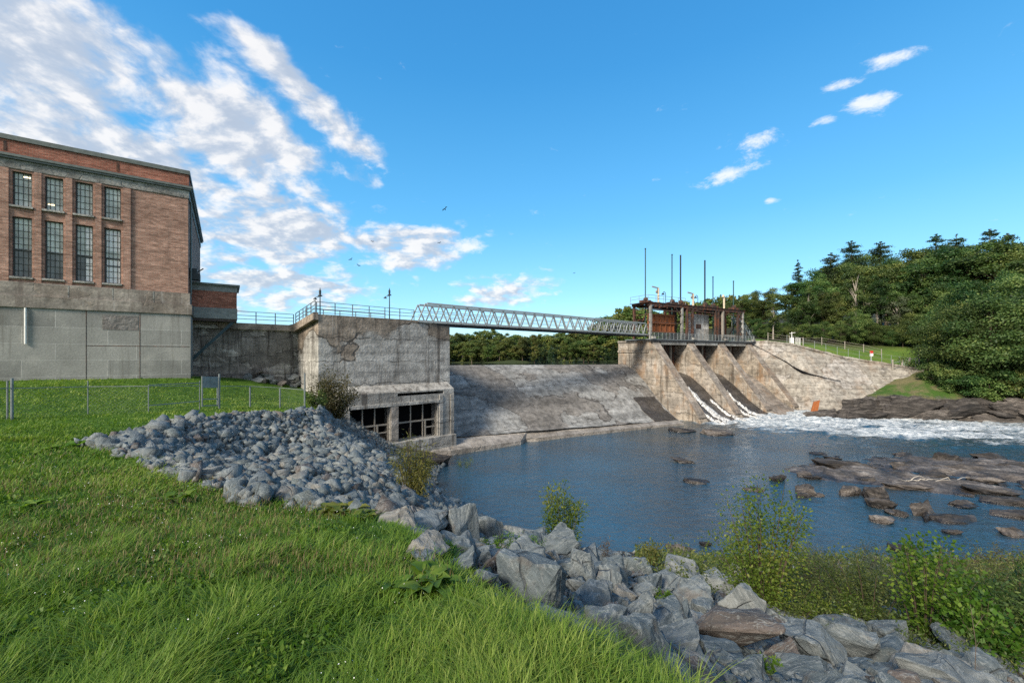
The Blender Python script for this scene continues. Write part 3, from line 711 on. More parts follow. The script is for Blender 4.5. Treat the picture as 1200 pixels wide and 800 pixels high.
# boulders one can pick out in the photo: centre px, centre py, width px, height px, label
HERO = [
 (444,603,39,23,'pale flat-topped boulder at the grass corner beside the rubble pile'),
 (486,616,74,17,'long blue-grey slab lying flat between grass edge and yellow willow bush'),
 (538,618,44,42,'dark blue-grey upright boulder at the river edge, left of the triangular one'),
 (572,624,36,36,'triangular grey boulder standing against the water'),
 (616,628,58,28,'low brown-purple boulder with a dark underside at the water'),
 (502,646,46,26,'pale veined boulder rising from the grass below the long slab'),
 (496,660,38,16,'small flat blue boulder half buried in grass edge'),
 (541,664,48,30,'broad grey boulder beside the ferny weeds, below the triangular one'),
 (580,667,38,38,'dark boulder leaning on the left of the largest slab-faced boulder'),
 (566,688,38,30,'speckled boulder in the grass left of the largest boulder'),
 (624,688,88,78,'largest boulder, with one broad pale-veined face, at the grass edge'),
 (660,644,32,26,'rounded brownish boulder under the slim riverside sapling'),
 (684,670,32,44,'upright brown boulder right of the largest boulder'),
 (713,682,36,32,'grey boulder with curved veins above the flat blue slab'),
 (676,692,28,22,'small dark boulder wedged right of the largest boulder'),
 (696,708,56,26,'flat blue-green slab above the pinkish boulder'),
 (715,740,58,30,'pinkish speckled boulder with its flat top in the grass'),
 (504,630,34,14,'small low boulder behind the pale veined one'),
 (527,631,18,18,'fist-shaped little boulder left of the dark upright one'),
 (558,643,30,17,'small grey boulder just below the triangular one'),
 (757,765,66,60,'dark brown speckled boulder at the front beside tall grass'),
 (792,738,50,54,'tall grey boulder behind the dark brown speckled one'),
 (752,720,36,48,'brown boulder tilted on edge above the dark brown speckled one'),
 (875,758,98,54,'broad pale blue-grey boulder, widest at the front of the bank'),
 (851,736,46,30,'pale angular boulder leaning on back of the broad pale one'),
 (872,712,54,48,'blue-grey peaked boulder below the lime green bush'),
 (803,674,46,30,'pale grey boulder in line with the small yellow shrub'),
 (812,702,52,32,'brown and grey split boulder in the middle of the bank'),
 (747,668,36,28,'whitish smooth boulder near the small yellow shrub'),
 (719,680,44,34,'grey boulder crossed by veins, left of the whitish smooth one'),
 (766,688,32,20,'tan boulder with grass tuft beside it'),
 (845,690,38,24,'round grey-brown boulder under the lime green bush'),
 (908,724,36,30,'dark jagged boulder right of the peaked blue-grey one'),
 (947,746,48,18,'long brown flat boulder near the right shrubs'),
 (965,768,72,42,'brown boulder with white streaks at the front right'),
 (950,793,64,22,'pale boulder cut by the bottom of the picture'),
 (993,762,26,26,'small pointed boulder right of the white-streaked brown one'),
 (1008,768,62,56,'grey-blue sloping boulder in front of the broad-leaved bush'),
 (1048,747,46,30,'grey boulder touching the foot of the broad-leaved bush'),
 (1052,775,68,32,'long blue-grey boulder below the broad-leaved bush'),
 (1112,785,36,18,'small pale boulder under the dead stalk'),
 (1160,790,48,30,'tan and blue boulder at the bottom right corner'),
 (1012,738,40,18,'flat boulder at the edge of the olive shrubs'),
 (600,716,30,16,'low boulder sunk in the grass under the largest one'),
 (890,798,50,22,'grey boulder low at the picture bottom, below the broad pale one'),
 (640,660,26,20,'small boulder behind the top of the largest boulder'),
 (600,648,30,16,'low stone in the ferny weeds behind the dark leaning boulder'),
 (735,700,30,22,'squat boulder between the flat slab and tilted brown one'),
 (830,722,34,26,'grey wedge boulder left of the peaked blue-grey one'),
 (925,772,40,30,'dark boulder between the broad pale and white-streaked brown ones'),
]
taken = []
for k, (px, py, w, h, lab) in enumerate(HERO):
    x, y, z = hit(px, py+h*.30)
    s = y/FPX; sx = w*s*.95; sz = h*s*1.06
    ob = rock(BOULD, 'boulder', x, y+sx*.22, z+sz*.14, sx, sx*random.uniform(.8,1.05), sz*1.25, random.uniform(-.5,.5), k % 14, .15)
    tag(ob, lab, 'boulder', 'riprap boulders along the bank'); taken.append((x, y+sx*.2, sx*.5))
# other boulders filling the bank
cnt = 0; tries = 0
while cnt < 215 and tries < 40000:
    tries += 1
    u = random.uniform(-.42, 1.15); d = 2.4*(24/2.4)**random.random(); x = u*d; y = d
    z, f = near_h(np.array([x]), np.array([y])); z = float(z[0]); f = float(f[0])
    if f < .015 or f > 1.02 or (x < -3.5 and y > 9): continue
    if f > .55 and x > 3: continue
    s = random.choice((.28,.36,.45,.55,.7))*(.75+.55*min(1, y/9))
    if any((x-a)**2+(y-b)**2 < (r+s*.42)**2 for a, b, r in taken): continue
    ob = rock(BOULD, 'boulder', x, y, z+s*.10, s*random.uniform(.85,1.35), s*random.uniform(.8,1.1), s*random.uniform(.55,.9), random.uniform(0,6.28), None, .4)
    where = 'by the grass' if f < .2 else ('low at the water' if f > .7 else 'midway down the bank')
    size = 'small' if s < .5 else 'medium'
    tag(ob, f'{size} angular filler boulder wedged among larger ones {where}', 'boulder', 'riprap boulders along the bank'); taken.append((x, y, s*.45)); cnt += 1
# stones between the boulders and the rubble pile
LOWS = []
for i in range(16):
    me = hull_mesh('stone', 300+i, 9, (1,.8,.5), 0, 0, 0, 0)
    v = np.zeros(len(me.vertices)*3); me.vertices.foreach_get('co', v); f = np.array([list(p.vertices) for p in me.polygons]); LOWS.append((v.reshape(-1,3), f, me))
    me.materials.append(M['rock'])
def euler_mats(n, tilt):
    a = RNG.uniform(0, 2*np.pi, n); b = RNG.normal(0, tilt, n); c = RNG.normal(0, tilt, n); R = np.zeros((n,3,3))
    ca,sa,cb,sb,cc,sc = np.cos(a),np.sin(a),np.cos(b),np.sin(b),np.cos(c),np.sin(c)
    R[:,0,0]=ca*cb; R[:,0,1]=ca*sb*sc-sa*cc; R[:,0,2]=ca*sb*cc+sa*sc
    R[:,1,0]=sa*cb; R[:,1,1]=sa*sb*sc+ca*cc; R[:,1,2]=sa*sb*cc-ca*sc
    R[:,2,0]=-sb; R[:,2,1]=cb*sc; R[:,2,2]=cb*cc; return R
def stones(name, P, S, mat, label, tilt=.5):
    n = len(P); R = euler_mats(n, tilt); Vs, Fs, Cs, off = [], [], [], 0
    k = RNG.integers(0, len(LOWS), n)
    for j, (v, f, _) in enumerate(LOWS):
        i = np.where(k == j)[0]
        if not len(i): continue
        W = np.einsum('nij,vj->nvi', R[i], v)*S[i][:,None,None]; W = np.einsum('nvi->nvi', W)+P[i][:,None,:]
        Vs.append(W.reshape(-1,3)); Fs.append((f[None]+np.arange(len(i))[:,None,None]*len(v)).reshape(-1,3)+off); off += len(i)*len(v)
        Cs.append(np.repeat(RNG.random(len(i)), len(v)))
    ob = link(name, np_mesh(name, np.concatenate(Vs), [np.concatenate(Fs)], mat, np.concatenate(Cs)))
    return tag(ob, label, 'stones', kind='stuff')
def pile_pts(n):
    x = RNG.uniform(-16.6, 1, n); y = RNG.uniform(6.5, 37, n); h, f = near_h(x, y)
    rag = vnoise(x*.9, y*.9, 95, 3)*.8
    e = pdist(EDGE, x, y)
    ok = (((f > 0) & (f < 1.0)) | ((f == 0) & (e < .5+rag*.6) & (x < -4.5) & (y < 24))) & (x < -1.8)
    ok &= ~((x > -5.2) & (y < 11.5) & (f > .25))
    return x[ok], y[ok], h[ok], f[ok]
x, y, h, f = pile_pts(36000); n = len(x)
S = RNG.choice([.2,.27,.36,.48], n, p=[.38,.32,.22,.08])*RNG.uniform(.8,1.25,n)
stones('rubble_stones', np.stack([x, y, h+RNG.uniform(-.06,.12,n)], 1), S*RNG.uniform(.6,1.15,n)*np.where((x > -9.5) & (y > 16) & (y < 25), 1.45, np.where(y < 20, 1.05, 1.0)), M['rubble'], 'heap of broken blue-grey rubble stones on the bank')
x, y, h, f = pile_pts(1500); cnt = 0; got = []
for a, b, c, ff in zip(x, y, h, f):
    if cnt >= 60: break
    if b > 24 or any((a-q)**2+(b-r)**2 < .5 for q, r in got): continue
    s = random.uniform(.36, .58); got.append((a, b)); cnt += 1
    ob = rock(BOULD, 'rubble_stone', a, b, c+.06, s*1.2, s*.8, s*.5, random.uniform(0,6.28), None, .45)
    tag(ob, 'larger broken blue-grey stone lying on top of the rubble pile', 'stone', 'larger stones of the rubble pile')
# small stones and gravel among the boulders
n = 9000; d = 2.4*(24/2.4)**RNG.random(n); x = RNG.uniform(-.45,1.25,n)*d; h, f = near_h(x, d)
ok = (f > .01) & (f < 1.05) & ~((x < -3.5) & (d > 9)) & ~((f > .5) & (x > 2.5) & (RNG.random(n) < .6)); x, y, h = x[ok], d[ok], h[ok]; n = len(x)
stones('bank_stones', np.stack([x, y, h+.02], 1), RNG.uniform(.06,.2,n)*(.6+.06*y), M['rubble'], 'small broken stones filling gaps between boulders')

# river rocks: px, py, width, height, label
RIVER_ROCKS = [(985,541,60,16,'long low dark rock at the upstream tip of the bar'),(1055,541,46,13,'flat dark rock on the bar behind the still pool'),(1112,534,40,16,'highest dark rock at the back of the bar'),
 (1140,546,84,18,'broad dark ledge rock on the right of the bar'),(911,558,20,11,'lone dark rock standing in open water left of the bar'),(941,554,14,10,'pointed dark rock beside the lone one'),(952,558,18,6,'thin dark rock just awash near the pointed one'),
 (942,571,18,17,'stacked pair-like dark rock in mid water'),(940,579,22,8,'flat wet rock under the stacked-looking one'),(958,579,12,6,'small flat rock right of the stacked-looking one'),(993,573,34,15,'rounded brown rock at the left of the gravel shallows'),
 (1024,575,30,22,'tall brown rock at the gravel shallows edge'),(1030,586,28,18,'brown rock in front of the tall brown one'),(1075,589,36,24,'big smooth brown rock in middle of the bar front'),(1036,607,26,12,'lowest brown rock at the near tip of the bar'),
 (1057,600,16,10,'small rounded rock beside the big smooth brown one'),(1044,598,14,10,'small dark cobble near the bar tip'),(1083,603,26,11,'dark wet rock right of the small rounded one'),(1118,604,54,14,'pale flat rock by the dark pool'),
 (1060,567,46,10,'thin brown slab between gravel and pool'),(1157,572,50,12,'flat grey slab right of the driftwood'),(1152,560,34,13,'grey rock behind the flat grey slab'),(1175,584,44,13,'dark slab at the right edge of the bar'),
 (1191,620,34,16,'grey-brown rock in shallows at the right edge'),(1115,621,20,8,'low wet rock in the channel near the bushes'),(1055,639,28,14,'brown rock in water beside the grey-green bush'),(803,645,44,22,'dark wet boulder in the water by the near bank'),
 (826,635,14,8,'small dark rock right of the wet boulder'),(800,538,28,7,'thin dark ledge just breaking the mid pool'),(818,563,30,5,'thin streak of rock awash in the mid pool'),(880,572,26,5,'flat rock awash left of the lone one'),
 (1190,545,44,14,'dark rock in the rapids at the far right'),(1185,600,40,12,'flat brown rock right of the dark pool'),(1130,588,36,10,'low brown rock on the pool margin'),(1090,556,30,10,'small dark rock behind the driftwood'),
 (1010,560,24,8,'low gravel-covered rock near the bar tip'),(845,505,44,8,'low rock ledge under the first gate outlet'),(800,503,30,6,'wet ledge rock at the foot of the apron'),(1165,532,50,12,'dark rock ridge beside the rapids'),
 (1060,530,26,7,'dark rock tip at the edge of the rapids'),(970,552,20,7,'little dark rock below the upstream tip')]
for px, py, w, h, lab in RIVER_ROCKS:
    d = EYE/((py+h*.4-HOR)/FPX); x = (px-600)/FPX*d; s = d/FPX
    ob = rock(SLABS, 'river_rock', x, d, h*s*.05, w*s*1.05, max(w*s*.55, h*s*1.3), h*s*1.15, random.uniform(-.4,.4), None, .1)
    tag(ob, lab, 'rock', 'rocks standing in the river')
for i in range(150):                                   # smaller rocks over the bar
    x = max(random.uniform(28.5,31), random.gauss(39, 8)); y = 34.3+random.gauss(0, 2.9)-.12*(x-38); s = random.uniform(.35, 1.2)
    ob = rock(SLABS, 'river_rock', x, y, .03, s*1.5, s*.9, s*.36, random.uniform(-.6,.6), None, .12)
    tag(ob, 'small brown rock scattered over the gravel bar', 'rock', 'rocks standing in the river')
random.seed(77)
for px, py, w, h in [(random.uniform(955,1235), 0, random.uniform(18,46), random.uniform(5,11)) for _ in range(26)]:
    d = 66.2-(px-950)*.018+random.uniform(-.9,1.6); x = (px-600)/FPX*d; z = max(0, fz(x,d)); s = d/FPX
    ob = rock(SLABS, 'ledge_rock', x, d, z+.05, w*s, random.uniform(1,2.2), h*s*1.3, random.uniform(-.3,.3), None, .1)
    tag(ob, 'small broken ledge rock lying along the far waterline', 'rock', 'ledge rocks of the far bank')
for px, py, w, h in ((1010,481,70,20),(1075,479,80,22),(1140,481,80,20),(1190,482,70,18),(960,486,50,10),(1040,486,60,12),(1110,487,90,12),(1175,489,80,10)):
    d = 66.5-(px-950)*.018; x, y, z = at(px, py, d); s = d/FPX
    ob = rock(SLABS, 'ledge_rock', x, y, z, w*s*1.1, 3.2, h*s*1.5, random.uniform(-.15,.15), None, .06)
    tag(ob, 'dark layered ledge rock lining the foot of far bank', 'rock', 'ledge rocks of the far bank')
# ------------------------------------------------------------------ railings, fences
def seg_pts(a, b, step):
    a = Vector(a); b = Vector(b); n = max(1, round((b-a).length/step)); return [a.lerp(b, i/n) for i in range(n+1)]
def railing(name, path, h, step, mat, label, group=None, rails=(1.0,.66,.36), r=.03, cat='railing'):
    root = thing(name, path[0], label, cat, group); mb = MB(); ps = []
    for a, b in zip(path, path[1:]):
        for q in rails: mb.bar(Vector(a)+Vector((0,0,h*q)), Vector(b)+Vector((0,0,h*q)), r*1.6)
        ps += seg_pts(a, b, step)[(1 if ps else 0):]
    mb.build('rails', mat, root)
    for p in ps:
        m = MB(); m.bar(p, p+Vector((0,0,h)), r*2); m.build('post', mat, root)
    return root

# ------------------------------------------------------------------ powerhouse
FB = Frame((-25.3,32.0), BU, None)             # v outwards = towards camera side
def zb(px, py, v=0): return FB.z_at(px, py, v)
def ub(px, v=0): return FB.u_at(px, v)
ph = thing('powerhouse', (-25.3,32.0,8.0), 'tall brick powerhouse on a grey concrete base beside the dam', 'building')
L0 = -15.0                                     # left end, outside the picture
ZT = 24.35; zcap = 24.05; zfr1 = zb(213,222.5); zfr0 = zb(213,231.5); zbr0 = zb(218,343.5); zbelt = zb(219,357); zbase = zb(220,369)
def holes_wall(F, u0, u1, z0, z1, holes, v, depth):
    mb = MB()
    us = sorted({u0,u1,*[h[0] for h in holes],*[h[1] for h in holes]}); zs = sorted({z0,z1,*[h[2] for h in holes],*[h[3] for h in holes]})
    for a, b in zip(us, us[1:]):
        for c, d in zip(zs, zs[1:]):
            if any(a >= h[0]-1e-6 and b <= h[1]+1e-6 and c >= h[2]-1e-6 and d <= h[3]+1e-6 for h in holes): continue
            mb.poly([F(a,v,c),F(b,v,c),F(b,v,d),F(a,v,d)])
    for h in holes:
        a,b,c,d = h[:4]; w = v-depth
        mb.poly([F(a,v,c),F(a,w,c),F(a,w,d),F(a,v,d)]); mb.poly([F(b,w,c),F(b,v,c),F(b,v,d),F(b,w,d)])
        mb.poly([F(a,v,d),F(a,w,d),F(b,w,d),F(b,v,d)]); mb.poly([F(a,w,c),F(a,v,c),F(b,v,c),F(b,w,c)])
    return mb
WIN = []
for (x0,x1,yt,yb) in ((12,35,202,241),(49.5,72,207.5,246.5),(85.5,106,213.5,251.5),(119,138,219,256)):
    WIN.append((ub(x0), ub(x1), zb((x0+x1)/2, yb), zb((x0+x1)/2, yt), 0))
for (x0,x1,yt,yb) in ((14,38,254,324),(52,74.5,259.5,327),(88,109,264,330),(122,141.5,268,332.5)):
    WIN.append((ub(x0), ub(x1), zb((x0+x1)/2, yb), zb((x0+x1)/2, yt), 1))
# level the rows and even out the widths
for row in (0,1):
    r = [w for w in WIN if w[4] == row]; zb_ = sum(w[2] for w in r)/4; zt_ = sum(w[3] for w in r)/4
    WIN = [(w[0], w[1], zb_, zt_, row) if w[4] == row else w for w in WIN]
pitch = (WIN[7][0]-WIN[4][0])/3; wid = sum(w[1]-w[0] for w in WIN)/8
cols = [WIN[4][0]+pitch*k for k in range(4)]
WIN = [(cols[i%4], cols[i%4]+wid, w[2], w[3], w[4]) for i, w in enumerate(WIN)]
extra = [(cols[0]-pitch*k, cols[0]-pitch*k+wid, w[2], w[3], w[4]) for k in (2,3) for w in (WIN[0], WIN[4])]
wl, wr = WIN[0][0]-.75, WIN[3][1]+.75
bm_ = holes_wall(FB, L0, 0, zbr0, zfr0, WIN+extra, 0, .28)
bm_.poly([FB(0,0,zbr0),FB(0,-18,zbr0),FB(0,-18,zfr0),FB(0,0,zfr0)]); bm_.poly([FB(L0,-18,zbr0),FB(L0,0,zbr0),FB(L0,0,zfr0),FB(L0,-18,zfr0)])
bm_.build('brick_wall', M['brick'], ph, fix=False)
pb = MB()                                      # piers between the windows stand a little proud
for k in range(5):
    a = cols[0]-pitch+wid+.12+pitch*k; b = a+pitch-wid-.24
    if k == 4: b = a+.42
    if k == 0: a = b-.95
    pb.box(FB, a, b, 0.003, .10, zbr0, zfr0-.02)
pb.build('brick_piers', M['brick'], ph)
mb = MB(); mb.box(FB, L0, .06, -18, .06, zfr0, zfr1); mb.build('frieze', M['trim_con'], ph, bevel=.02)
mb = MB(); mb.box(FB, L0, .22, -18.1, .22, zfr1, zfr1+.14); mb.box(FB, L0, .30, -18.15, .30, zfr1+.14, zfr1+.30); mb.build('cornice', M['cap_metal'], ph)
mb = MB(); mb.box(FB, L0, .04, -18, .04, zfr1+.30, zcap); mb.build('parapet', M['brick_red'], ph)
mb = MB()
for px in (6, 138): u = ub(px); mb.box(FB, u-.06, u+.06, .04, .065, zfr1+.5, zcap-.15)
mb.build('scupper', M['rust_dark'], ph)
mb = MB(); mb.box(FB, L0, .12, -18.1, .14, zcap, ZT); mb.build('roof_cap', M['cap_metal'], ph)
mb = MB(); mb.box(FB, L0, .13, -18, .13, zbelt, zbr0); mb.box(FB, L0, .26, -18, .26, zbase, zbelt); mb.build('stone_belt', M['belt_con'], ph, bevel=.02)
mb = MB(); mb.box(FB, L0, .16, -18, .16, 5.0, zbase); mb.build('concrete_base', M['house_con'], ph)
mb = MB(); mb.box(FB, ub(120,.2), ub(162,.2), .16, .175, zb(140,386.5,.2), zb(140,369.8,.2)); mb.build('patch', M['patch'], ph)
mb = MB()
for px, y0, y1 in ((101,369.5,440),(164,370,442)): u = ub(px,.16); mb.box(FB, u-.018, u+.018, .16, .168, 8.0, zbase-.02)
mb.box(FB, ub(101,.16), .1, .16, .168, zb(160,405.5,.16)-.02, zb(160,405.5,.16)+.02); mb.build('joint', M['rust_dark'], ph)
mb = MB(); u = ub(30,.2); mb.tube([FB(u,.24,zb(30,403)),FB(u,.24,zb(30,361))], .055, 8); mb.build('white_pipe', M['white'], ph)
mb = MB()
for u, z0, z1 in ((ub(132,.13),zbelt,zbr0),(ub(80,.13),zbelt,zbr0),(ub(180,.13),zbelt,zbr0)): mb.box(FB, u-.03, u+.03, .13, .14, z0+.02, z1-.02)
mb.build('pale_joint', M['trim_con'], ph)
mb = MB(); mb.box(FB, .005, .5, -1.7, -1.1, 16.6, 17.0); mb.box(FB, .1, .7, -1.9, -1.0, 16.1, 16.6); mb.bar(FB(0.,-1.4,16.3), FB(.9,-1.4,17.1), .08); mb.build('vent_unit', M['lamp_dark'], ph)
mb = MB(); mb.tube([FB(.12,-.9,zbr0),FB(.12,-.9,zfr0)], .07, 8); mb.build('downpipe', M['cap_metal'], ph)
for i, (a,b,c,d,row) in enumerate(WIN+extra):
    fr = MB(); w = -.22; t = .07
    fr.box(FB,a,a+t,w-.04,w+.04,c,d); fr.box(FB,b-t,b,w-.04,w+.04,c,d); fr.box(FB,a+t,b-t,w-.04,w+.04,c,c+t); fr.box(FB,a+t,b-t,w-.04,w+.04,d-t,d)
    nx = 4; ny = 5 if row == 0 else 9
    for k in range(1,nx): u = a+(b-a)*k/nx; fr.box(FB,u-.011,u+.011,w-.02,w+.02,c+t,d-t)
    for k in range(1,ny): z = c+(d-c)*k/ny; fr.box(FB,a+t,b-t,w-.018,w+.018,z-.011,z+.011)
    if row: z = c+(d-c)*.46; fr.box(FB,a+t,b-t,w-.03,w+.05,z-.05,z+.05)
    f = fr.build('window', M['frame_dark'], ph)
    f['label'] = ('upper short' if row == 0 else 'lower tall')+' steel-framed window with small panes'
    g = MB(); g.poly([FB(a,w-.021,c+(d-c)*(.46 if row else 0)),FB(b,w-.021,c+(d-c)*(.46 if row else 0)),FB(b,w-.021,d),FB(a,w-.021,d)]); g.build('pane', M['glass_green'], f, fix=False)
    if row:
        g = MB(); g.poly([FB(a,w-.021,c),FB(b,w-.021,c),FB(b,w-.021,c+(d-c)*.46),FB(a,w-.021,c+(d-c)*.46)]); g.build('lower_pane', M['glass_dark'], f, fix=False)
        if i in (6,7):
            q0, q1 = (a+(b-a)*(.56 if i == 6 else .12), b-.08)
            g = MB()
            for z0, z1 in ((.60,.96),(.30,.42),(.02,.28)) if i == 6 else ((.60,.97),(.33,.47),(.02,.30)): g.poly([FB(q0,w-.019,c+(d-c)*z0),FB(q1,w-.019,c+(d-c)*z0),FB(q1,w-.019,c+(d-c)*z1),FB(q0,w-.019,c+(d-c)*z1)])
            g.build('painted_reflection', M['reflection_white'], f, fix=False)  # white patches painting bright reflections onto the panes
    elif i in (0,1):
        g = MB(); z = c+(d-c)*(.9 if i == 0 else .2); g.box(FB, a+wid*.5 if i == 0 else a+wid*.12, b-.12 if i == 0 else a+wid*.5, w-.019, w-.012, z-.05, z+.03); g.build('lit_lamp', M['glow'], f)
    s = MB(); s.box(FB,a-.09,b+.09,-.1,.15,c-.13,c); s.build('sill', M['trim_con'], f, bevel=.01)
    if row == 1 and i < 8:
        pass
# the brick annex bracketed off the side of the powerhouse
FA = Frame((-26.4,33.6), BU)
an = thing('brick_annex', (-26.4,33.6,13), 'small brick annex jutting off the powerhouse side on a slanted steel strut', 'building')
ua = FA.u_at(277.5); A0 = .0
za = lambda px, py: FA.z_at(px, py)
z0 = za(250,373); z1 = za(250,360.5); z2 = za(250,341); z3 = za(250,332.5)
mb = MB(); mb.box(FA, A0, ua, -4, 0, z1, z2); mb.build('brick_wall', M['brick_red'], an)
mb = MB(); mb.box(FA, A0, ua+.03, -4, .03, z2, z3-.12); mb.build('frieze', M['grey_band'], an)
mb = MB(); mb.box(FA, A0, ua+.04, -4, .04, z0, z1); mb.build('floor_band', M['grey_band'], an)
mb = MB(); mb.box(FA, A0-.1, ua+.22, -4.2, .22, z3-.12, z3+.03); mb.build('roof', M['cap_metal'], an)
mb = MB(); mb.box(FA, A0, ua, -4, -.02, z0-.22, z0); mb.build('soffit', M['soffit'], an)
mb = MB()
for v in (-.25,-3.2): mb.bar(FA(ua-.15,v,z0-.1), FA(.1,v,za(226,421)), .22)
mb.build('strut', M['blue_steel'], an)

# ------------------------------------------------------------------ intake pier and the recessed wall
FP = Frame((-16.55,35.0), AX, ND)
PL = 13.21
pier = thing('intake_pier', (-16.55,35,2), 'big weathered concrete intake block with two barred openings at its foot', 'dam pier')
mb = MB(); mb.box(FP, 0, PL, -10, 0, -2, 13.12)
mb.hexa([FP(0,-6.3,13.12),FP(PL,-6.3,13.12),FP(PL,0,13.12),FP(0,0,13.12),FP(0,-5.8,13.13),FP(PL,-5.8,13.5),FP(PL,0,13.5),FP(0,0,13.5)])
main = mb.build('main_block', M['pier_con'], pier, bevel=.05)
mb = MB()                                     # sloping coping beam along the left side
mb.hexa([FP(-.45,-6.6,12.2),FP(-.003,-6.6,12.2),FP(-.003,.1,13.0),FP(-.45,.1,13.0),FP(-.45,-6.6,12.95),FP(-.003,-6.6,12.95),FP(-.003,.1,13.62),FP(-.45,.1,13.62)])
mb.build('coping', M['pier_con'], pier, bevel=.03)
PV = 1.3
upx = lambda px: FP.u_at(px, PV); zpx = lambda px, py, v=PV: FP.z_at(px, py, v)
o1 = (upx(410), upx(457)); o2 = (upx(467), upx(513)); uend = upx(532); ust = upx(398)
zo_t = zpx(460, 476); zo_b = zpx(460, 518); zl = zpx(470, 459); zt = FP.z_at(470, 450, 0)
mb = holes_wall(FP, ust, uend, -1, zl, [(o1[0],o1[1],zo_b,zo_t),(o2[0],o2[1],zo_b,zo_t),(upx(466),upx(520),zl-.42,zl-.14)], PV, 1.25)
mb.poly([FP(ust,PV,zl),FP(uend,PV,zl),FP(uend,0,zt),FP(ust,0,zt)])
mb.poly([FP(uend,PV,-1),FP(uend,-2,-1),FP(uend,-2,zt),FP(uend,0,zt),FP(uend,PV,zl)]); mb.poly([FP(ust,0,-1),FP(ust,PV,-1),FP(ust,PV,zl),FP(ust,0,zt)])
mb.poly([FP(PL,-2,zt),FP(PL,0,zt),FP(uend,0,zt),FP(uend,-2,zt)])
mb.build('intake_front', M['pier_con'], pier, fix=False)
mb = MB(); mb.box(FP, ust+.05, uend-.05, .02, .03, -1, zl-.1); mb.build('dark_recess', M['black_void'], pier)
mb = MB(); mb.box(FP, o1[0]-.2, o2[1]+.1, PV+.002, PV+.16, zo_t, zo_t+.30); mb.build('lintel', M['pier_con'], pier, bevel=.02)
mb = MB(); mb.box(FP, o1[1]+.05, o2[0]-.05, PV+.002, PV+.14, zo_b-.6, zo_t-.02); mb.build('mullion_post', M['apron_con'], pier, bevel=.02)
mb = MB()
for a in (o2[1]+.15, uend-.45): mb.box(FP, a, a+.4, PV+.002, PV+.12, -1, zl-.55)
mb.build('pilaster', M['pier_con'], pier, bevel=.02)
mb = MB(); mb.box(FP, ust-.2, uend+.03, .5, 1.75, -1, zo_b-.02); mb.build('threshold', M['pier_con'], pier, bevel=.05)
for a, b in (o1, o2):
    g = MB(); v = PV-.35
    for q in (.33, .64): u = a+(b-a)*q; g.box(FP, u-.05, u+.05, v-.05, v+.05, zo_b, zo_t)
    zm = zo_b+(zo_t-zo_b)*.5; g.box(FP, a, b, v-.06, v+.06, zm-.07, zm+.07); g.box(FP, a, a+.1, v-.05, v+.05, zo_b, zo_t); g.box(FP, b-.1, b, v-.05, v+.05, zo_b, zo_t)
    fr = g.build('opening_frame', M['wood_grey'], pier)
    g = MB(); u = a+(b-a)*.68; g.box(FP, u, u+.14, v+.06, v+.12, zo_b, zm+.1); g.box(FP, b-.16, b-.02, v+.06, v+.12, zo_b, zm+.1); g.box(FP, u, b, v+.06, v+.11, zm-.05, zm+.08); g.box(FP, u, b, v+.06, v+.11, zo_b+.9, zo_b+1.02)
    g.build('door', M['wood_grey'], fr)
FR_ = Frame((-20.85,39.9), (-.749,-.6626), ND)        # recessed wall runs back towards the powerhouse
rw = thing('recessed_wall', (-20.85,39.9,5), 'dark damp stone and concrete wall set back between powerhouse and intake block', 'wall')
mb = MB(); mb.box(FR_, -1, 8.6, -3, 0, 0, 12.3); mb.build('wall_face', M['dark_con'], rw)
mb = MB(); mb.box(FR_, -.3, 8.6, -3, .25, 12.3, 12.88); mb.build('coping', M['pier_con'], rw, bevel=.03)
mb = MB(); mb.box(FR_, 1.2, 3.2, .003, .25, 5, 8.6); mb.box(FR_, 4.0, 7.2, .003, .35, 5, 8.2); mb.build('footing', M['dark_con'], rw, bevel=.08)
zr = 12.88
railing('steel_railing', [FR_(8.2,.05,zr), FR_(.4,.05,zr)], 1.05, 1.6, M['galv_dark'], 'thin railing on top of the dark recessed wall by the annex')
railing('steel_railing', [FP(-.22,-6.3,12.98), FP(-.22,-.1,13.62)], 1.05, 1.3, M['galv_dark'], 'sloping railing on the left shoulder of the intake block')
railing('steel_railing', [FP(-.1,-.15,13.55), FP(FP.u_at(486),-.15,13.5)], 1.02, 1.55, M['galv_dark'], 'straight railing along the front top of the intake block')
railing('steel_railing', [FP(.2,-4.5,13.4), FP(8,-4.5,13.4)], 1.02, 1.55, M['galv_dark'], 'second railing behind the front one on the intake block top')
def lamp_post(u, v, zbase_, h, label):
    p = FP(u, v, zbase_); r = thing('lamp_post', p, label, 'lamp', 'lamp posts on the intake block')
    m = MB(); m.tube([p, (p[0],p[1],p[2]+h)], [.055,.04], 8); m.build('post', M['lamp_dark'], r)
    m = MB(); m.lathe((p[0],p[1],p[2]+h-.32), [(.03,0),(.04,.1),(.20,.14),(.18,.19),(.06,.28),(.09,.34),(.10,.58),(.04,.72),(.02,.85)], 10); m.build('lantern', M['lamp_dark'], r)
    m = MB(); m.bar((p[0],p[1],p[2]+h-.2),(p[0]-.38,p[1]-.05,p[2]+h-.32),.05); m.lathe((p[0]-.4,p[1]-.05,p[2]+h-.48), [(.16,0),(.14,.06),(.04,.16)], 10); m.build('side_lamp', M['lamp_dark'], r)
lamp_post(FP.u_at(375.5), -.1, 13.5, 1.75, 'dark lamp post at the left corner of the intake block')
lamp_post(FP.u_at(458), -.3, 13.5, 2.45, 'dark lamp post midway along the intake block railing')

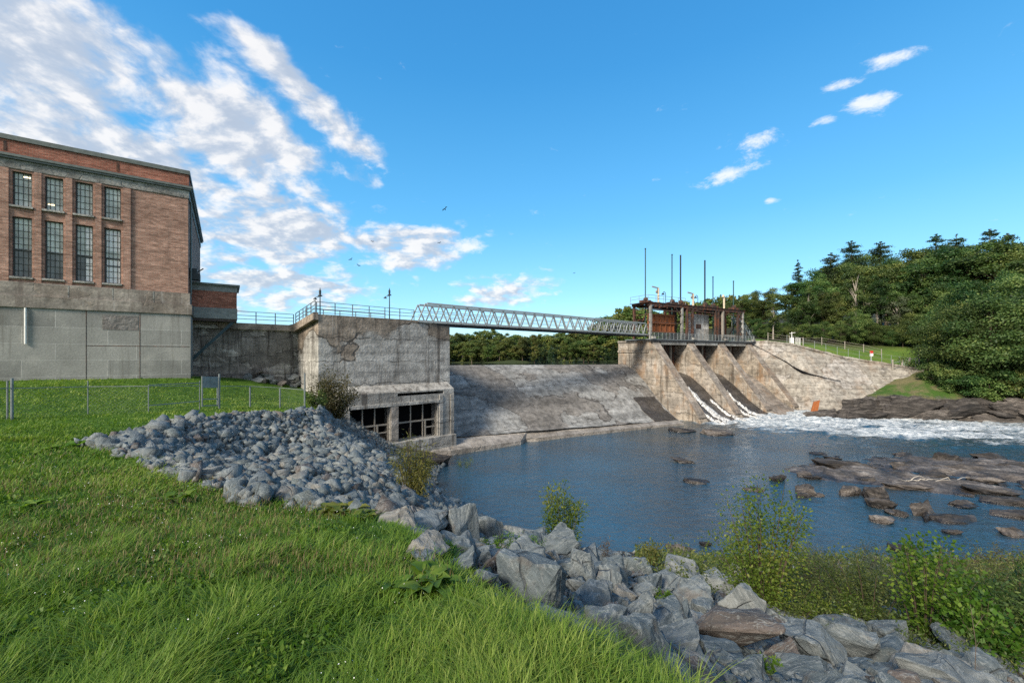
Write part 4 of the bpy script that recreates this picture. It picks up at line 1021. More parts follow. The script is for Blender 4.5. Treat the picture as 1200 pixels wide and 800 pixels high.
# ------------------------------------------------------------------ footbridge
B0 = Vector((-10.0,41.9,13.32)); B1 = Vector((22.4,69.3,13.32)); bl = (B1-B0).length
FBR = Frame((B0.x,B0.y), (B1.x-B0.x,B1.y-B0.y))
br = thing('footbridge', B0, 'long grey steel truss footbridge crossing above the spillway', 'footbridge')
N = 25; st = bl/N; hz0, hz1 = 13.42, 15.28
for v, nm in ((.85,'near_truss'),(-.85,'far_truss')):
    m = MB()
    m.bar(FBR(0,v,hz0), FBR(bl,v,hz0), .18, .24); m.bar(FBR(st*.6,v,hz1), FBR(bl-st*.6,v,hz1), .16, .19)
    for i in range(N):
        ua_, um, ub_ = i*st, (i+.5)*st, (i+1)*st
        m.bar(FBR(ua_,v,hz0), FBR(um,v,hz1), .105); m.bar(FBR(um,v,hz1), FBR(ub_,v,hz0), .105)
    m.build(nm, M['truss'], br)
    m = MB(); m.bar(FBR(0,v*.9,hz0+.62), FBR(bl,v*.9,hz0+.62), .045); m.bar(FBR(0,v*.9,hz0+1.08), FBR(bl,v*.9,hz0+1.08), .05); m.build('handrail', M['truss'], br)
m = MB(); m.box(FBR, 0, bl, -.78, .78, hz0-.06, hz0+.02); m.build('deck', M['deck_dark'], br)
m = MB()
for i in range(N+1): m.bar(FBR(i*st,-1.0,hz0-.14), FBR(i*st,1.0,hz0-.14), .12, .16)
m.bar(FBR(0,.72,hz0-.2), FBR(bl,.72,hz0-.2), .12, .26); m.bar(FBR(0,-.72,hz0-.2), FBR(bl,-.72,hz0-.2), .12, .26); m.build('floor_beams', M['deck_dark'], br)

# ------------------------------------------------------------------ spillway
CR = [(-13.2,53.8,8.65),(20.6,73.4,8.35)]; BA = [(-7.2,43.4,1.25),(24.6,60.1,.55)]
def spill_pt(s, t):
    """s along the crest 0..1, t down the face 0..1"""
    c = Vector(CR[0]).lerp(Vector(CR[1]), s); b = Vector(BA[0]).lerp(Vector(BA[1]), s); p = c.lerp(b, t)
    drop = (t*.55+.45*t*t*(3-2*t)); p.z = c.z+(b.z-c.z)*min(1, max(0, drop*1.02)); return p
dam = thing('spillway_dam', (0,60,0), 'broad grey concrete spillway sloping down between the intake block and gate piers', 'dam')
V = []; ns, nt = 150, 44
for j in range(nt+1):
    for i in range(ns+1):
        p = spill_pt(i/ns, j/nt)
        q = float(vnoise(i*.09, j*.11, 7, 4))*.16*min(1, j/4)
        V.append((p.x, p.y-60, p.z+q))
for i in range(ns+1): p = spill_pt(i/ns, 0); V.insert(i, (p.x-.8, p.y+1.6-60, p.z-.05))
for i in range(ns+1): p = spill_pt(i/ns, 0); V.insert(i, (p.x-1.0, p.y+2-60, p.z-4))
I = np.arange(nt+2)[:,None]*(ns+1)+np.arange(ns)[None]; I = I.ravel()
link('spillway_face', np_mesh('spillway_face', np.array(V), [np.stack([I,I+1,I+ns+2,I+ns+1],1)], M['spill_con'], None, True), dam)
m = MB(); pts_t, pts_b = [], []
EG = [(-8,40.2,.62),(-6.1,40.8,.5),(-2.5,43.4,.45),(1.0,45.9,.42),(1.6,47.4,.4),(3.0,47.6,.4),(8,50.4,.36),(14,53.4,.34),(19,56.0,.34),(22,57.4,.32),(24.5,58.4,.3)]
for i, e in enumerate(EG):
    s = i/(len(EG)-1); b = Vector(BA[0]).lerp(Vector(BA[1]), s); pts_t.append((b.x-.4, b.y+.9, b.z+.06)); pts_b.append(e)
for i in range(len(EG)-1):
    m.poly([pts_b[i],pts_b[i+1],pts_t[i+1],pts_t[i]]); m.poly([(*pts_b[i][:2],-1.5),(*pts_b[i+1][:2],-1.5),pts_b[i+1],pts_b[i]])
m.build('apron', M['apron_con'], dam, fix=False)
# dark wet patch low on the right
def patch_on(s0, s1, t0, t1, name, mat, lift=.05, n=12, rag=0, seed=0):
    mm = MB(); b = 0
    for j in range(n+1):
        for i in range(n+1):
            t = t0+(t1-t0)*j/n; sh = (t-t0)*.0
            s = s0+(s1-s0)*i/n + rag*float(vnoise(j*.6, i*.02+seed, 9, 3)); p = spill_pt(min(1,s), t); mm.v.append((p.x, p.y-.02, p.z+lift+.12*float(vnoise(min(1,s)*150*.09, t*44*.11, 7, 4))+.04))
    for j in range(n):
        for i in range(n): a = j*(n+1)+i; mm.f.append((a,a+1,a+n+2,a+n+1))
    mm.build(name, mat, dam, fix=False)
patch_on(.865, .99, .60, .985, 'wet_stain', M['wet_con'], .03, 16, .012)

# ------------------------------------------------------------------ gate section
FG = Frame((23.0,68.0), GU, (.492,-.8706)); PU = [0,8.8,17.6,26.4]; PW = 1.9
def pier_prof(): return [(-7.5,-1),(9.6,-1),(9.2,.2),(7.4,2.75),(0,12.2),(-7.5,12.2)]
for i, u in enumerate(PU):
    lab = ['leftmost sloping gate pier, standing against the spillway','second sloping gate pier with a rust-stained side, right of the first outlet','third sloping gate pier, between the second and third bays','last sloping gate pier, joined to the right abutment wall'][i]
    r = thing('gate_pier', FG(u,0,0), lab, 'dam pier', 'sloping concrete piers between the sluice bays')
    m = MB(); m.extrude(pier_prof(), FG, u, u+PW); m.build('pier_body', M['gate_con'], r, bevel=.06)
    m = MB(); m.hexa([FG(u+.12,0,12.2),FG(u+PW-.12,0,12.2),FG(u+PW-.12,8.9,.6),FG(u+.12,8.9,.6),FG(u+.12,.2,12.26),FG(u+PW-.12,.2,12.26),FG(u+PW-.12,9.1,.75),FG(u+.12,9.1,.75)]); m.build('sloping_face', M['gate_face_con'], r)
    m = MB(); m.box(FG, u-.15, u+PW+.15, -7.5, .25, 12.203, 12.55); m.build('cap', M['gate_con'], r, bevel=.04)
    if i == 0:
        m = MB(); m.box(FG, u-.22, u-.003, -7.4, -.3, 10.5, 10.85); m.build('corbel', M['gate_con'], r)
for k in range(3):
    ua_, ub_ = PU[k]+PW, PU[k+1]
    r = thing('sluice_bay', FG((ua_+ub_)/2,0,0), ['first sluice bay from the left, dark chute with two white streams','middle sluice bay, dark chute with white water at its foot','third sluice bay, nearly dry concrete chute'][k], 'sluice', 'sluice bays between the piers')
    pr = [(-5,-1),(11,-1),(10.8,-.2),(8.5,.55),(6,2.2),(3.5,4.5),(1,6.3),(-1.5,7.0),(-5,7.0)]
    m = MB(); m.extrude(pr, FG, ua_-.02, ub_+.02); m.build('chute', M['wet_con'] if k < 2 else M['gate_face_con'], r)
    m = MB(); m.box(FG, ua_, ub_, -2.6, -2.3, 6.9, 12.0); m.build('gate_leaf', M['rust_dark'], r)
    m = MB()
    for q in (.2,.5,.8): u = ua_+(ub_-ua_)*q; m.box(FG, u-.16, u+.16, -2.3, -1.95, 6.9, 12.1)
    m.build('guide_post', M['wood_grey'], r)
def stream(u0, w, v0, v1, name, label, seed):
    prof = [(1,6.3),(3.5,4.5),(6,2.2),(8.5,.55),(10.8,-.1),(12.5,-.1)]
    def zc(v):
        for (a,b),(c,d) in zip(prof,prof[1:]):
            if a <= v <= c: return b+(d-b)*(v-a)/(c-a)
        return -.1
    m = MB(); n = 40; c = 9
    for j in range(n+1):
        v = v0+(v1-v0)*j/n; ww = w*(.5+.9*j/n)
        for i in range(c):
            a = i/(c-1); off = (a-.5)*ww*(1+.5*float(vnoise(j*.5, seed, 3, 3)))
            hgt = (.05+.34*math.sin(math.pi*a))*(.8+.8*float(vnoise(j*.7, i*.8+seed*9, 13, 3)))
            m.v.append(FG(u0+off+.3*float(vnoise(j*.3, seed*5., 17, 3)), v, zc(v)+max(0.02,hgt)))
    for j in range(n):
        for i in range(c-1): a = j*c+i; m.f.append((a,a+1,a+c+1,a+c))
    o = m.solo(name, M['jet'], FG(u0, v0, 0), smooth=True); return tag(o, label, 'water', kind='structure')
stream(5.0, 1.5, 3.4, 12.0, 'spillway_stream', 'broad white stream down the first chute', 1)
stream(2.6, .55, 5.0, 11.5, 'spillway_stream', 'narrow white stream beside the first pier', 2)
stream(7.8, .5, 5.5, 11.5, 'spillway_stream', 'thin white stream by the second pier foot', 5)
stream(13.6, .9, 4.5, 12.0, 'spillway_stream', 'white stream down the middle chute', 3)
stream(11.6, .4, 4.8, 11.0, 'spillway_stream', 'thin stream beside the second pier', 4)

# deck over the gates
gd = thing('gate_deck', FG(0,0,12.55), 'steel and concrete operating deck resting on the gate piers', 'deck')
m = MB(); m.box(FG, -.6, 29, -5.2, .55, 12.56, 12.72); m.build('deck_plate', M['galv_dark'], gd)
m = MB()
for a, b in zip(PU, PU[1:]): m.box(FG, a+PW+.2, b-.2, -.25, .35, 11.75, 12.5)
m.build('concrete_beam', M['trim_con'], gd, bevel=.03)
m = MB(); m.box(FG, -.6, 29, .35, .5, 12.3, 12.555); m.build('edge_beam', M['deck_dark'], gd)
railing('deck_railing', [FG(-.5,.4,12.72), FG(29,.4,12.72)], 1.05, .95, M['galv_dark'], 'grey close-posted railing along the front of the gate deck', None, (1,.8,.6,.4,.2), .035)
m = MB()
for u in (-.3, 10.0, 19.2, 28.2): m.box(FG, u, u+.75, .15, .75, 12.73, 13.15)
m.build('curb_stop', M['trim_con'], gd)
# steel gantry
gt = thing('gate_gantry', FG(0,-1,12.72), 'rusty steel gantry frame standing on the gate deck', 'gantry')
ZG = 18.55
m = MB(); m.bar(FG(-.4,0,ZG), FG(26.2,0,ZG-.1), .35, .45); m.bar(FG(-.4,-3.6,ZG), FG(26.2,-3.6,ZG-.1), .35, .45); m.build('top_beam', M['rust_dark'], gt)
m = MB()
for k in range(14): u = -.4+26.6*k/13; m.bar(FG(u,-3.6,ZG+.05), FG(u,0,ZG+.05), .18, .25)
m.box(FG, -.9, 26.4, -.75, .3, ZG+.19, ZG+.25); m.box(FG, -.9, 26.4, -3.85, -3.1, ZG+.19, ZG+.25); m.box(FG, -.9, 1.2, -3.05, -.8, ZG+.19, ZG+.25); m.build('upper_walkway', M['rust_dark'], gt)
for u, mt in ((0,'trim_con'),(7.8,'trim_con'),(9.1,'rust_dark'),(10.6,'rust_dark'),(17.2,'rust_dark'),(18.0,'rust_dark'),(19.4,'wood_grey'),(25.7,'trim_con'),(24.2,'rust_dark')):
    m = MB(); w = .36; m.box(FG, u-w/2, u+w/2, -w/2, w/2, 12.73, ZG-.22); m.build('column', M[mt], gt)
    m = MB(); m.box(FG, u-w/2, u+w/2, -3.6-w/2, -3.6+w/2, 12.73, ZG-.22); m.build('column', M['rust_dark'], gt)
for u in (0, 9.1, 17.2, 25.7): m = MB(); m.bar(FG(u,-3.4,13), FG(u,-.2,ZG-.4), .12); m.build('brace', M['rust_dark'], gt)
for a, b, w in (((6.2,0,ZG-.4),(7.8,0,ZG-2.0),.14),((-.4,.02,15.5),(7.6,.02,15.5),.12),((9.2,-.1,ZG-1.1),(17,-.1,ZG-1.2),.12)): m = MB(); m.bar(FG(*a), FG(*b), w); m.build('brace', M['rust_dark'], gt)
m = MB()
for z in (13.2,14.1,15,15.9,16.8,17.7): m.bar(FG(-.2,-3.4,z), FG(-.2,-.2,z), .09)
m.build('ladder_rungs', M['rust_dark'], gt)
r = thing('sluice_gate', FG(4,-1.2,13), 'raised sluice gate leaf, bright orange-brown rust, in the left of the gantry', 'gate', 'gate leaves raised in the gantry')
m = MB(); m.box(FG, .9, 7.3, -1.5, -1.25, 13.9, 17.1); m.build('skin_plate', M['rust'], r)
m = MB()
for z in (14.0,15.5,16.95): m.box(FG, .85, 7.35, -1.25, -1.0, z-.12, z+.12)
for u in (1.1,2.4,3.7,5.0,6.2,7.1): m.box(FG, u-.09, u+.09, -1.25, -1.08, 14.12, 16.83)
m.build('stiffener', M['rust'], r)
r = thing('sluice_gate', FG(14,-1.2,13), 'raised sluice gate leaf with a pale grey skin in the middle of the gantry', 'gate', 'gate leaves raised in the gantry')
m = MB(); m.box(FG, 11.1, 16.8, -1.5, -1.1, 12.74, 17.55); m.build('skin_plate', M['gate_grey'], r)
m = MB(); m.box(FG, 13.1, 14.5, -1.1, -1.02, 14.9, 15.7); m.box(FG, 13.4, 14.2, -1.02, -.98, 15.1, 15.5); m.build('inspection_plate', M['rust_dark'], r)
m = MB()
for q in (.2,.4,.6,.8): u = 11.1+5.7*q; m.box(FG, u-.03, u+.03, -1.1, -1.06, 12.8, 17.5)
m.build('rib', M['wood_grey'], r)
r = thing('hoist_bench', FG(22,-1,12.73), 'low grey machine bench on the right end of gate deck', 'machine')
m = MB(); m.box(FG, 19.9, 24.1, -1.2, -.4, 13.5, 13.95); m.build('bench_top', M['wood_grey'], r)
m = MB()
for u in (20.1,22,23.9): m.box(FG, u-.1, u+.1, -1.1, -.5, 12.73, 13.49)
m.build('legs', M['galv_dark'], r)
railing('walkway_railing', [FG(-.8,-3.7,ZG+.3), FG(-.8,.2,ZG+.3), FG(8.5,.2,ZG+.3)], 1.1, 1.9, M['galv_dark'], 'thin railing round the left end of the gantry walkway', None, (1,.55), .03)
for px, py, mt, lab in ((756.3,292,'pole_green','tallest thin dark rod rising at the left end of gantry'),(787.5,299,'pole_green','green rod rising beside the black one over the rusty gate'),(797.5,300,'pole_black','black rod standing just right of the green rod'),
    (826,306,'pole_black','thick black rod above the right side of the grey gate'),(835.5,325,'pole_green','short grey-green rod right of the thick black rod'),(859.5,330,'pole_green','shortest thin rod near the right end of the gantry')):
    v = -2.0 if px > 760 else -2.6
    u = FG.u_at(px, v); top = FG.z_at(px, py, v); p = FG(u, v, 13.0)
    r = thing('lifting_rod', p, lab, 'rod', 'lifting stems above the gantry')
    m = MB(); m.tube([p, FG(u,v,top)], .14 if mt == 'pole_black' else .10, 8); m.build('rod', M[mt], r)
    m = MB(); m.lathe(FG(u,v,top), [(.14,0),(.15,.12),(.05,.2)], 8); m.build('tip', M[mt], r)
    m = MB(); m.box(FG, u-.8, u+.8, v-.6, v+.6, ZG+.31, ZG+.95); m.lathe(FG(u+.1,v,ZG+.95), [(.42,0),(.42,.35),(.15,.55)], 10); m.box(FG, u+.8, u+1.5, v-.3, v+.3, ZG+.4, ZG+.85); m.build('hoist_gearbox', M['rust_dark'], r)
for px, lab, h in ((771.5,'cream davit column with an arm pointing left, over the rusty gate',2.4),(812.3,'cream davit column over the grey gate',2.1),(848.5,'cream davit column at right end of the gantry',2.3)):
    v = .05; u = FG.u_at(px, v); p = FG(u, v, ZG+.3)
    r = thing('davit', p, lab, 'davit', 'davits on the gantry walkway')
    m = MB(); m.tube([p, FG(u,v,ZG+.3+h)], .17, 10); m.build('column', M['cream'], r)
    if px < 840: m = MB(); m.bar(FG(u,v,ZG+.3+h), FG(u-1.5,v,ZG+.45+h), .14, .18); m.bar(FG(u,v,ZG+.2+h), FG(u-.5,v,ZG-.5+h), .18, .3); m.build('arm', M['wood_grey'], r)
    else: m = MB(); m.lathe(FG(u-.25,v,ZG+.3+h-.2), [(.22,0),(.25,.2),(.1,.5)], 10); m.build('cap', M['cream'], r)
for px, lab in ((780,'gooseneck lamp left of the green and black rods'),(817.8,'gooseneck lamp beside the davit over the grey gate')):
    v = -1.2; u = FG.u_at(px, v); p = FG(u, v, ZG+.3)
    r = thing('gooseneck_lamp', p, lab, 'lamp', 'gooseneck lamps on the gantry')
    m = MB(); m.tube([p, FG(u,v,ZG+2.0), FG(u-.1,v,ZG+2.35), FG(u-.4,v,ZG+2.5), FG(u-.65,v,ZG+2.3)], .05, 6); m.build('post', M['lamp_dark'], r)
    m = MB(); m.lathe(FG(u-.68,v,ZG+1.95), [(.30,0),(.2,.15),(.06,.32)], 10); m.build('lamp_shade', M['lamp_dark'], r)
m = MB(); m.bar(FG(.5,-2.2,ZG+.6), FG(25.5,-2.2,ZG+.55), .16); m.bar(FG(.5,-.9,ZG+.45), FG(25.5,-.9,ZG+.4), .1)
for k in range(9): u = 1.5+2.9*k; m.box(FG, u-.18, u+.18, -2.5, -1.9, ZG+.25, ZG+.75)
m.build('line_shaft', M['rust_dark'], gt)
m = MB(); m.box(FG, 9.4, 10.3, -3.4, -3.2, 13, ZG-.5); m.box(FG, 17.4, 18.6, -3.4, -3.2, 13, ZG-.6); m.box(FG, 24.4, 25.4, -3.4, -3.2, 13, ZG-.5); m.build('guide_plate', M['rust_dark'], gt)
m = MB()
for a, b in ((9.1,10.6),(17.2,18.0),(24.2,25.7)):
    for k in range(5): z = 13.4+k; m.bar(FG(a,0,z), FG(b,0,z+.9), .09); m.bar(FG(a,0,z), FG(b,0,z), .09)
m.build('lacing', M['rust_dark'], gt)
m = MB(); m.bar(FG(.2,-.05,17.6), FG(7.6,-.05,17.6), .16); m.bar(FG(10.6,-.05,17.9), FG(17.2,-.05,17.8), .16); m.bar(FG(19.4,-.05,17.8), FG(25.5,-.05,17.7), .16); m.bar(FG(19.4,-3.6,16), FG(25.5,-3.6,16), .14); m.bar(FG(0,-3.6,16.2), FG(9,-3.6,16.2), .16); m.build('lower_beam', M['rust_dark'], gt)
# stair at the right end
sr = thing('steel_stair', FG(27,-2,12.7), 'grey steel stair going down from the right end of gantry', 'stair')
m = MB()
for v in (-2.6,-1.2):
    m.bar(FG(26.4,v,17.4), FG(31.5,v,12.9), .12, .25); m.bar(FG(26.4,v,18.3), FG(31.5,v,13.9), .07); m.bar(FG(26.4,v,17.8), FG(31.5,v,13.4), .05)
    for q in (0,.25,.5,.75,1): a = Vector(FG(26.4,v,17.4)).lerp(Vector(FG(31.5,v,12.9)), q); m.bar(a, a+Vector((0,0,.95)), .07)
m.build('stringer', M['galv'], sr)
m = MB()
for k in range(16): u = 26.5+5*k/16; z = 17.35-4.4*k/16; m.box(FG, u, u+.3, -2.55, -1.25, z, z+.04)
m.box(FG, 25.9, 26.5, -2.6, -1.2, 17.35, 17.45); m.build('tread', M['galv'], sr)
m = MB()
for u in (26.4,28.6):
    for v in (-2.6,-1.2): m.bar(FG(u,v,12.73), FG(u,v,17.3-(u-26.4)*.88), .12)
m.bar(FG(26.4,-1.2,12.8), FG(28.6,-1.2,15.3), .07); m.bar(FG(26.4,-1.2,16), FG(28.6,-1.2,13), .07); m.build('frame', M['galv_dark'], sr)

# ------------------------------------------------------------------ right abutment wall
ab = thing('abutment_wall', (55,78,0), 'long pale concrete abutment wall falling away to the right bank', 'wall')
TOP = [FG(28.3,-1.0,12.7), FG(28.3,-1.0,12.7), (55,80.2,12.2),(62.6,78,9.75),(69.7,76,8.35),(74.3,74.2,7.4)]
TOP = [FG(27.9,-3,12.9),(51.0,81.2,12.75),(55,80,12.1),(62.6,78,9.75),(69.7,76,8.4),(74.3,74.2,7.5)]
BOT = [FG(27.9,9.3,-.6),(54.0,70.5,-.4),(56.0,69.9,.6),(60.5,70.4,1.4),(67.8,73.0,4.6),(74.2,73.6,6.8)]
V = []; nu, nv = 120, 26
def lerp_poly(P, s):
    L = [0]
    for a, b in zip(P, P[1:]): L.append(L[-1]+(Vector(b)-Vector(a)).length)
    x = s*L[-1]
    for k in range(len(P)-1):
        if x <= L[k+1]+1e-9: return Vector(P[k]).lerp(Vector(P[k+1]), (x-L[k])/max(1e-9, L[k+1]-L[k]))
    return Vector(P[-1])
def lerp_idx(P, s):
    x = s*(len(P)-1); k = min(len(P)-2, int(x)); return Vector(P[k]).lerp(Vector(P[k+1]), x-k)
for j in range(nv+1):
    for i in range(nu+1):
        s = i/nu; t = j/nv; tp = lerp_idx(TOP, s); bt = lerp_idx(BOT, s); p = tp.lerp(bt, t)
        n1 = float(vnoise(i*.12, j*.13, 23, 4)); crack = 1 if (s < .56 and t > float(np.interp(s, [.04,.16,.30,.56],[0,.22,.46,.60]))+.03*n1) else 0
        p += Vector((.05,-.25,.05))*n1 + Vector((.08,-.24,0))*crack*min(1, max(0, (.56-s)*4))
        if j == 0: p.z += .12*float(vnoise(i*.35, 3, 24, 3))
        V.append((p.x-55, p.y-78, p.z))
I = (np.arange(nv)[:,None]*(nu+1)+np.arange(nu)[None]).ravel()
link('wall_face', np_mesh('wall_face', np.array(V), [np.stack([I,I+nu+1,I+nu+2,I+1],1)], M['wall_con'], None, False), ab)
CK = [(.05,.0),(.13,.16),(.20,.32),(.255,.43),(.33,.485),(.43,.53),(.52,.56)]; m = MB()
def wall_pt(s, t):
    n1 = float(vnoise(s*nu*.12, t*nv*.13, 23, 4)); return lerp_idx(TOP, s).lerp(lerp_idx(BOT, s), t)+Vector((.05,-.25,.05))*n1+Vector((.04,-.30,.06))
for k in range(40):
    def cp(q):
        x = q*(len(CK)-1); i = min(len(CK)-2, int(x)); f = x-i; return CK[i][0]+(CK[i+1][0]-CK[i][0])*f, CK[i][1]+(CK[i+1][1]-CK[i][1])*f+.012*float(vnoise(q*14, 0, 29, 3))
    q0, q1 = k/40, (k+1)/40; (s0,t0),(s1,t1) = cp(q0), cp(q1)
    w = lambda q: .006+.024*math.exp(-((q-.5)/.16)**2)
    m.poly([wall_pt(s0,t0-w(q0)), wall_pt(s1,t1-w(q1)), wall_pt(s1,t1+w(q1)), wall_pt(s0,t0+w(q0))])
m.build('joint_gap', M['black_void'], ab, fix=False)
m = MB(); nn = 60
for i in range(nn):
    a = lerp_idx(TOP, i/nn); b = lerp_idx(TOP, (i+1)/nn); z = .10+.10*float(vnoise(i*.5, 1, 27, 2))
    m.hexa([a+Vector((.05,-.35,-.25)), b+Vector((.05,-.35,-.25)), b+Vector((.1,.9,-.3)), a+Vector((.1,.9,-.3)), a+Vector((.05,-.3,z)), b+Vector((.05,-.3,z)), b+Vector((.1,.9,z)), a+Vector((.1,.9,z))])
m.build('coping', M['wall_con'], ab)
# rusty plates at the foot of the wall
x, y, z = at(955,476,67.5)
m = MB(); FX = Frame((x,y), (.9,-.3)); m.hexa([FX(-.6,0,.5),FX(.35,0,.4),FX(.35,-.2,.4),FX(-.6,-.2,.5),FX(-.15,0,2.3),FX(.7,0,2.6),FX(.7,-.2,2.6),FX(-.15,-.2,2.3)])
tag(m.solo('rusty_plate', M['rust_bright'], (x,y,z)), 'bright orange rusted steel plate leaning at the foot of the abutment wall', 'steel plate')
x, y, z = at(1031,478,65.2)
m = MB(); FX = Frame((x,y), (.9,-.2))
for k in range(4): m.bar(FX(-.3+.25*k,.25,.5+.2*k), FX(.1+.1*k,.1,3.0-.3*k), .16)
tag(m.solo('rusty_bars', M['rust_bright'], (x,y,z)), 'small tangle of rusty orange bars on the dark bank ledge', 'scrap metal')

# ------------------------------------------------------------------ chain-link fence by the powerhouse
def chain(root, a, b, h, cell=.15):
    a = Vector(a); b = Vector(b); L = (b-a).length; d = (b-a)/L; n = int(L/cell); V, Q = [], []
    side = Vector((-d.y, d.x, 0)).normalized()*.0; w = .0028
    m = MB()
    for i in range(-int(h/cell), n):
        for sgn in (1,-1):
            u0 = i*cell if sgn > 0 else (i+h/cell)*cell; u1 = u0+sgn*h; z0, z1 = 0., h
            lo, hi = 0, 1
            for uu in (0, L):
                pass
            t0, t1 = 0., 1.
            if sgn > 0:
                t0 = max(0, -u0/h); t1 = min(1, (L-u0)/h)
            else:
                t0 = max(0, (u0-L)/h); t1 = min(1, u0/h)
            if t1-t0 < .02: continue
            p = a+d*(u0+sgn*h*t0)+Vector((0,0,(h)*t0)); q = a+d*(u0+sgn*h*t1)+Vector((0,0,h*t1))
            off = Vector((0,0,w))
            m.poly([p-off, q-off, q+off, p+off])
    m.build('wire_mesh', M['galv_dark'], root, fix=False)
cf = thing('chain_link_fence', (-21.5,17.5,7.4), 'chain-link fence on the lawn running from the powerhouse front to the intake block', 'fence')
posts = []
for px, pyt, pyb in ((14,443,492),(103,446,486),(174,452,484),(234,446,480)):
    x, y, z = hit(px, pyb); s = y/FPX; posts.append(Vector((x,y,z))); r_ = .10 if px == 14 else .04
    m = MB(); m.tube([(x,y,z-.2),(x,y,z+(pyb-pyt)*s)], r_*.5 if px != 14 else .045, 8)
    if px == 14: m.tube([(x-.18,y,z-.2),(x-.18,y,z+(pyb-pyt-3)*s)], .03, 8)
    m.build('post', M['galv_dark'], cf)
x, y, z = hit(-90, 500); posts.insert(0, Vector((x,y,z)))
posts2 = []
for px, pyt, pyb in ((257,438,479),(293,453,477),(328,455,478),(357,437,482)):
    x, y, z = hit(px, pyb); s = y/FPX; posts2.append(Vector((x,y,z)))
    m = MB(); m.tube([(x,y,z-.2),(x,y,z+(pyb-pyt)*s)], .045, 8); m.build('post', M['galv_dark'], cf)
m = MB()
for PP in (posts, posts2):
    for a, b in zip(PP, PP[1:]):
        m.bar(a+Vector((0,0,1.25)), b+Vector((0,0,1.25)), .03); chain(cf, a+Vector((0,0,.03)), b+Vector((0,0,.03)), 1.22)
m.bar(posts[3]+Vector((0,0,.35)), posts[4]+Vector((0,0,.45)), .04); m.bar(posts[3]+Vector((0,0,1.3)), posts[4]+Vector((0,0,1.4)), .04)
m.build('rail', M['galv_dark'], cf)
ga, gb = posts[4], posts2[0]; gdv = (gb-ga)
gate = thing('fence_gate', ga, 'narrow tube-framed gate with a grey sign in the chain-link fence', 'gate')
m = MB(); a = ga+gdv*.12; b = ga+gdv*.9
for p in (a, b): m.tube([p+Vector((0,0,.15)), p+Vector((0,0,1.75))], .035, 8)
for zz in (.2,.55,1.72): m.bar(a+Vector((0,0,zz)), b+Vector((0,0,zz)), .05)
m.build('gate_frame', M['galv_dark'], gate)
m = MB(); nvec = Vector((gdv.y,-gdv.x,0)).normalized()*.03
m.hexa([a+Vector((0,0,1.15)),b+Vector((0,0,1.15)),b+nvec+Vector((0,0,1.15)),a+nvec+Vector((0,0,1.15)),a+Vector((0,0,1.7)),b+Vector((0,0,1.7)),b+nvec+Vector((0,0,1.7)),a+nvec+Vector((0,0,1.7))]); m.build('plate', M['grey_band'], gate)
# stacked stones at the foot of the recessed wall
for k in range(16):
    u = random.uniform(.2,4.6); v = random.uniform(.7,1.7); p = FR_(u, v, 0); s = random.uniform(.45,.95)
    ob = rock(BOULD, 'wall_stone', p[0], p[1], nz(p[0],p[1])+random.uniform(.1,.9)*(1 if v < 1.1 else .3), s*1.3, s, s*.7, random.uniform(0,6.28), None, .3)
    tag(ob, 'broken stone block lying at the foot of the dark recessed wall', 'stone', 'fallen stones under the recessed wall')

# ------------------------------------------------------------------ far terrace: fence, signs, gate
tf = thing('terrace_fence', (50,87,12.4), 'wire and post fence along the grass terrace above the abutment wall', 'fence')
tp = [at(900,398,88),at(925,396,88),at(941,396,87),at(963,400,88),at(990,405,87),at(1012,410,86),at(1033,416,83)]; tpp = []
for p in tp:
    z = fz(p[0],p[1]); q = Vector((p[0],p[1],z)); tpp.append(q); m = MB(); m.bar(q-Vector((0,0,.3)), q+Vector((0,0,1.7)), .13); m.build('post', M['wood_grey'], tf)
m = MB()
for a, b in zip(tpp, tpp[1:]):
    for h in (.5,1.0,1.5): m.bar(a+Vector((0,0,h)), b+Vector((0,0,h)), .04)
m.build('rail', M['wood_grey'], tf)
wf = thing('wall_top_fence', (64,78,9), 'slender mesh fence on the coping of the abutment wall', 'fence'); prev = None; m2 = MB()
for k in range(14):
    q = lerp_idx(TOP, .35+.62*k/13)+Vector((.1,.3,.1)); m = MB(); m.bar(q, q+Vector((0,0,1.6)), .06); m.build('post', M['galv_dark'], wf)
    if prev is not None:
        for h in (.8,1.55): m2.bar(prev+Vector((0,0,h)), q+Vector((0,0,h)), .03)
    prev = q
m2.build('rail', M['galv_dark'], wf)
rg = thing('access_gate', at(1060,424,74.8), 'wooden posted access gate at the right end of abutment wall', 'gate')
gp = [at(px, 425, 75.2) for px in (1046,1057,1066,1077)]
for i, p in enumerate(gp):
    z = fz(p[0],p[1]); m = MB(); m.bar((p[0],p[1],z-.3), (p[0],p[1],z+2.6+(.3 if i in (0,3) else 0)), .22); m.build('post', M['wood_grey'], rg)
m = MB()
for k in range(8):
    q = Vector(gp[1]).lerp(Vector(gp[2]), k/7); z = fz(q.x,q.y); m.bar((q.x,q.y,z+.2),(q.x,q.y,z+2.3),.07)
for h in (.3,1.2,2.3): m.bar((*gp[0][:2],fz(*gp[0][:2])+h),(*gp[3][:2],fz(*gp[3][:2])+h),.09)
m.build('bars', M['galv'], rg)
p = at(1021,415,78.5); z = fz(p[0],p[1]); r = thing('warning_sign', (p[0],p[1],z), 'white sign with red top on a post above the abutment wall', 'sign')
m = MB(); m.bar((p[0],p[1],z-.2),(p[0],p[1],z+3.0),.09); m.build('post', M['galv'], r)
FX = Frame(p[:2], (1,-.2)); m = MB(); m.box(FX, -.28, .28, .06, .09, z+2.1, z+2.6); m.build('white_panel', M['white'], r)
m = MB(); m.box(FX, -.28, .28, .06, .09, z+2.603, z+3.1); m.build('red_panel', M['sign_red'], r)
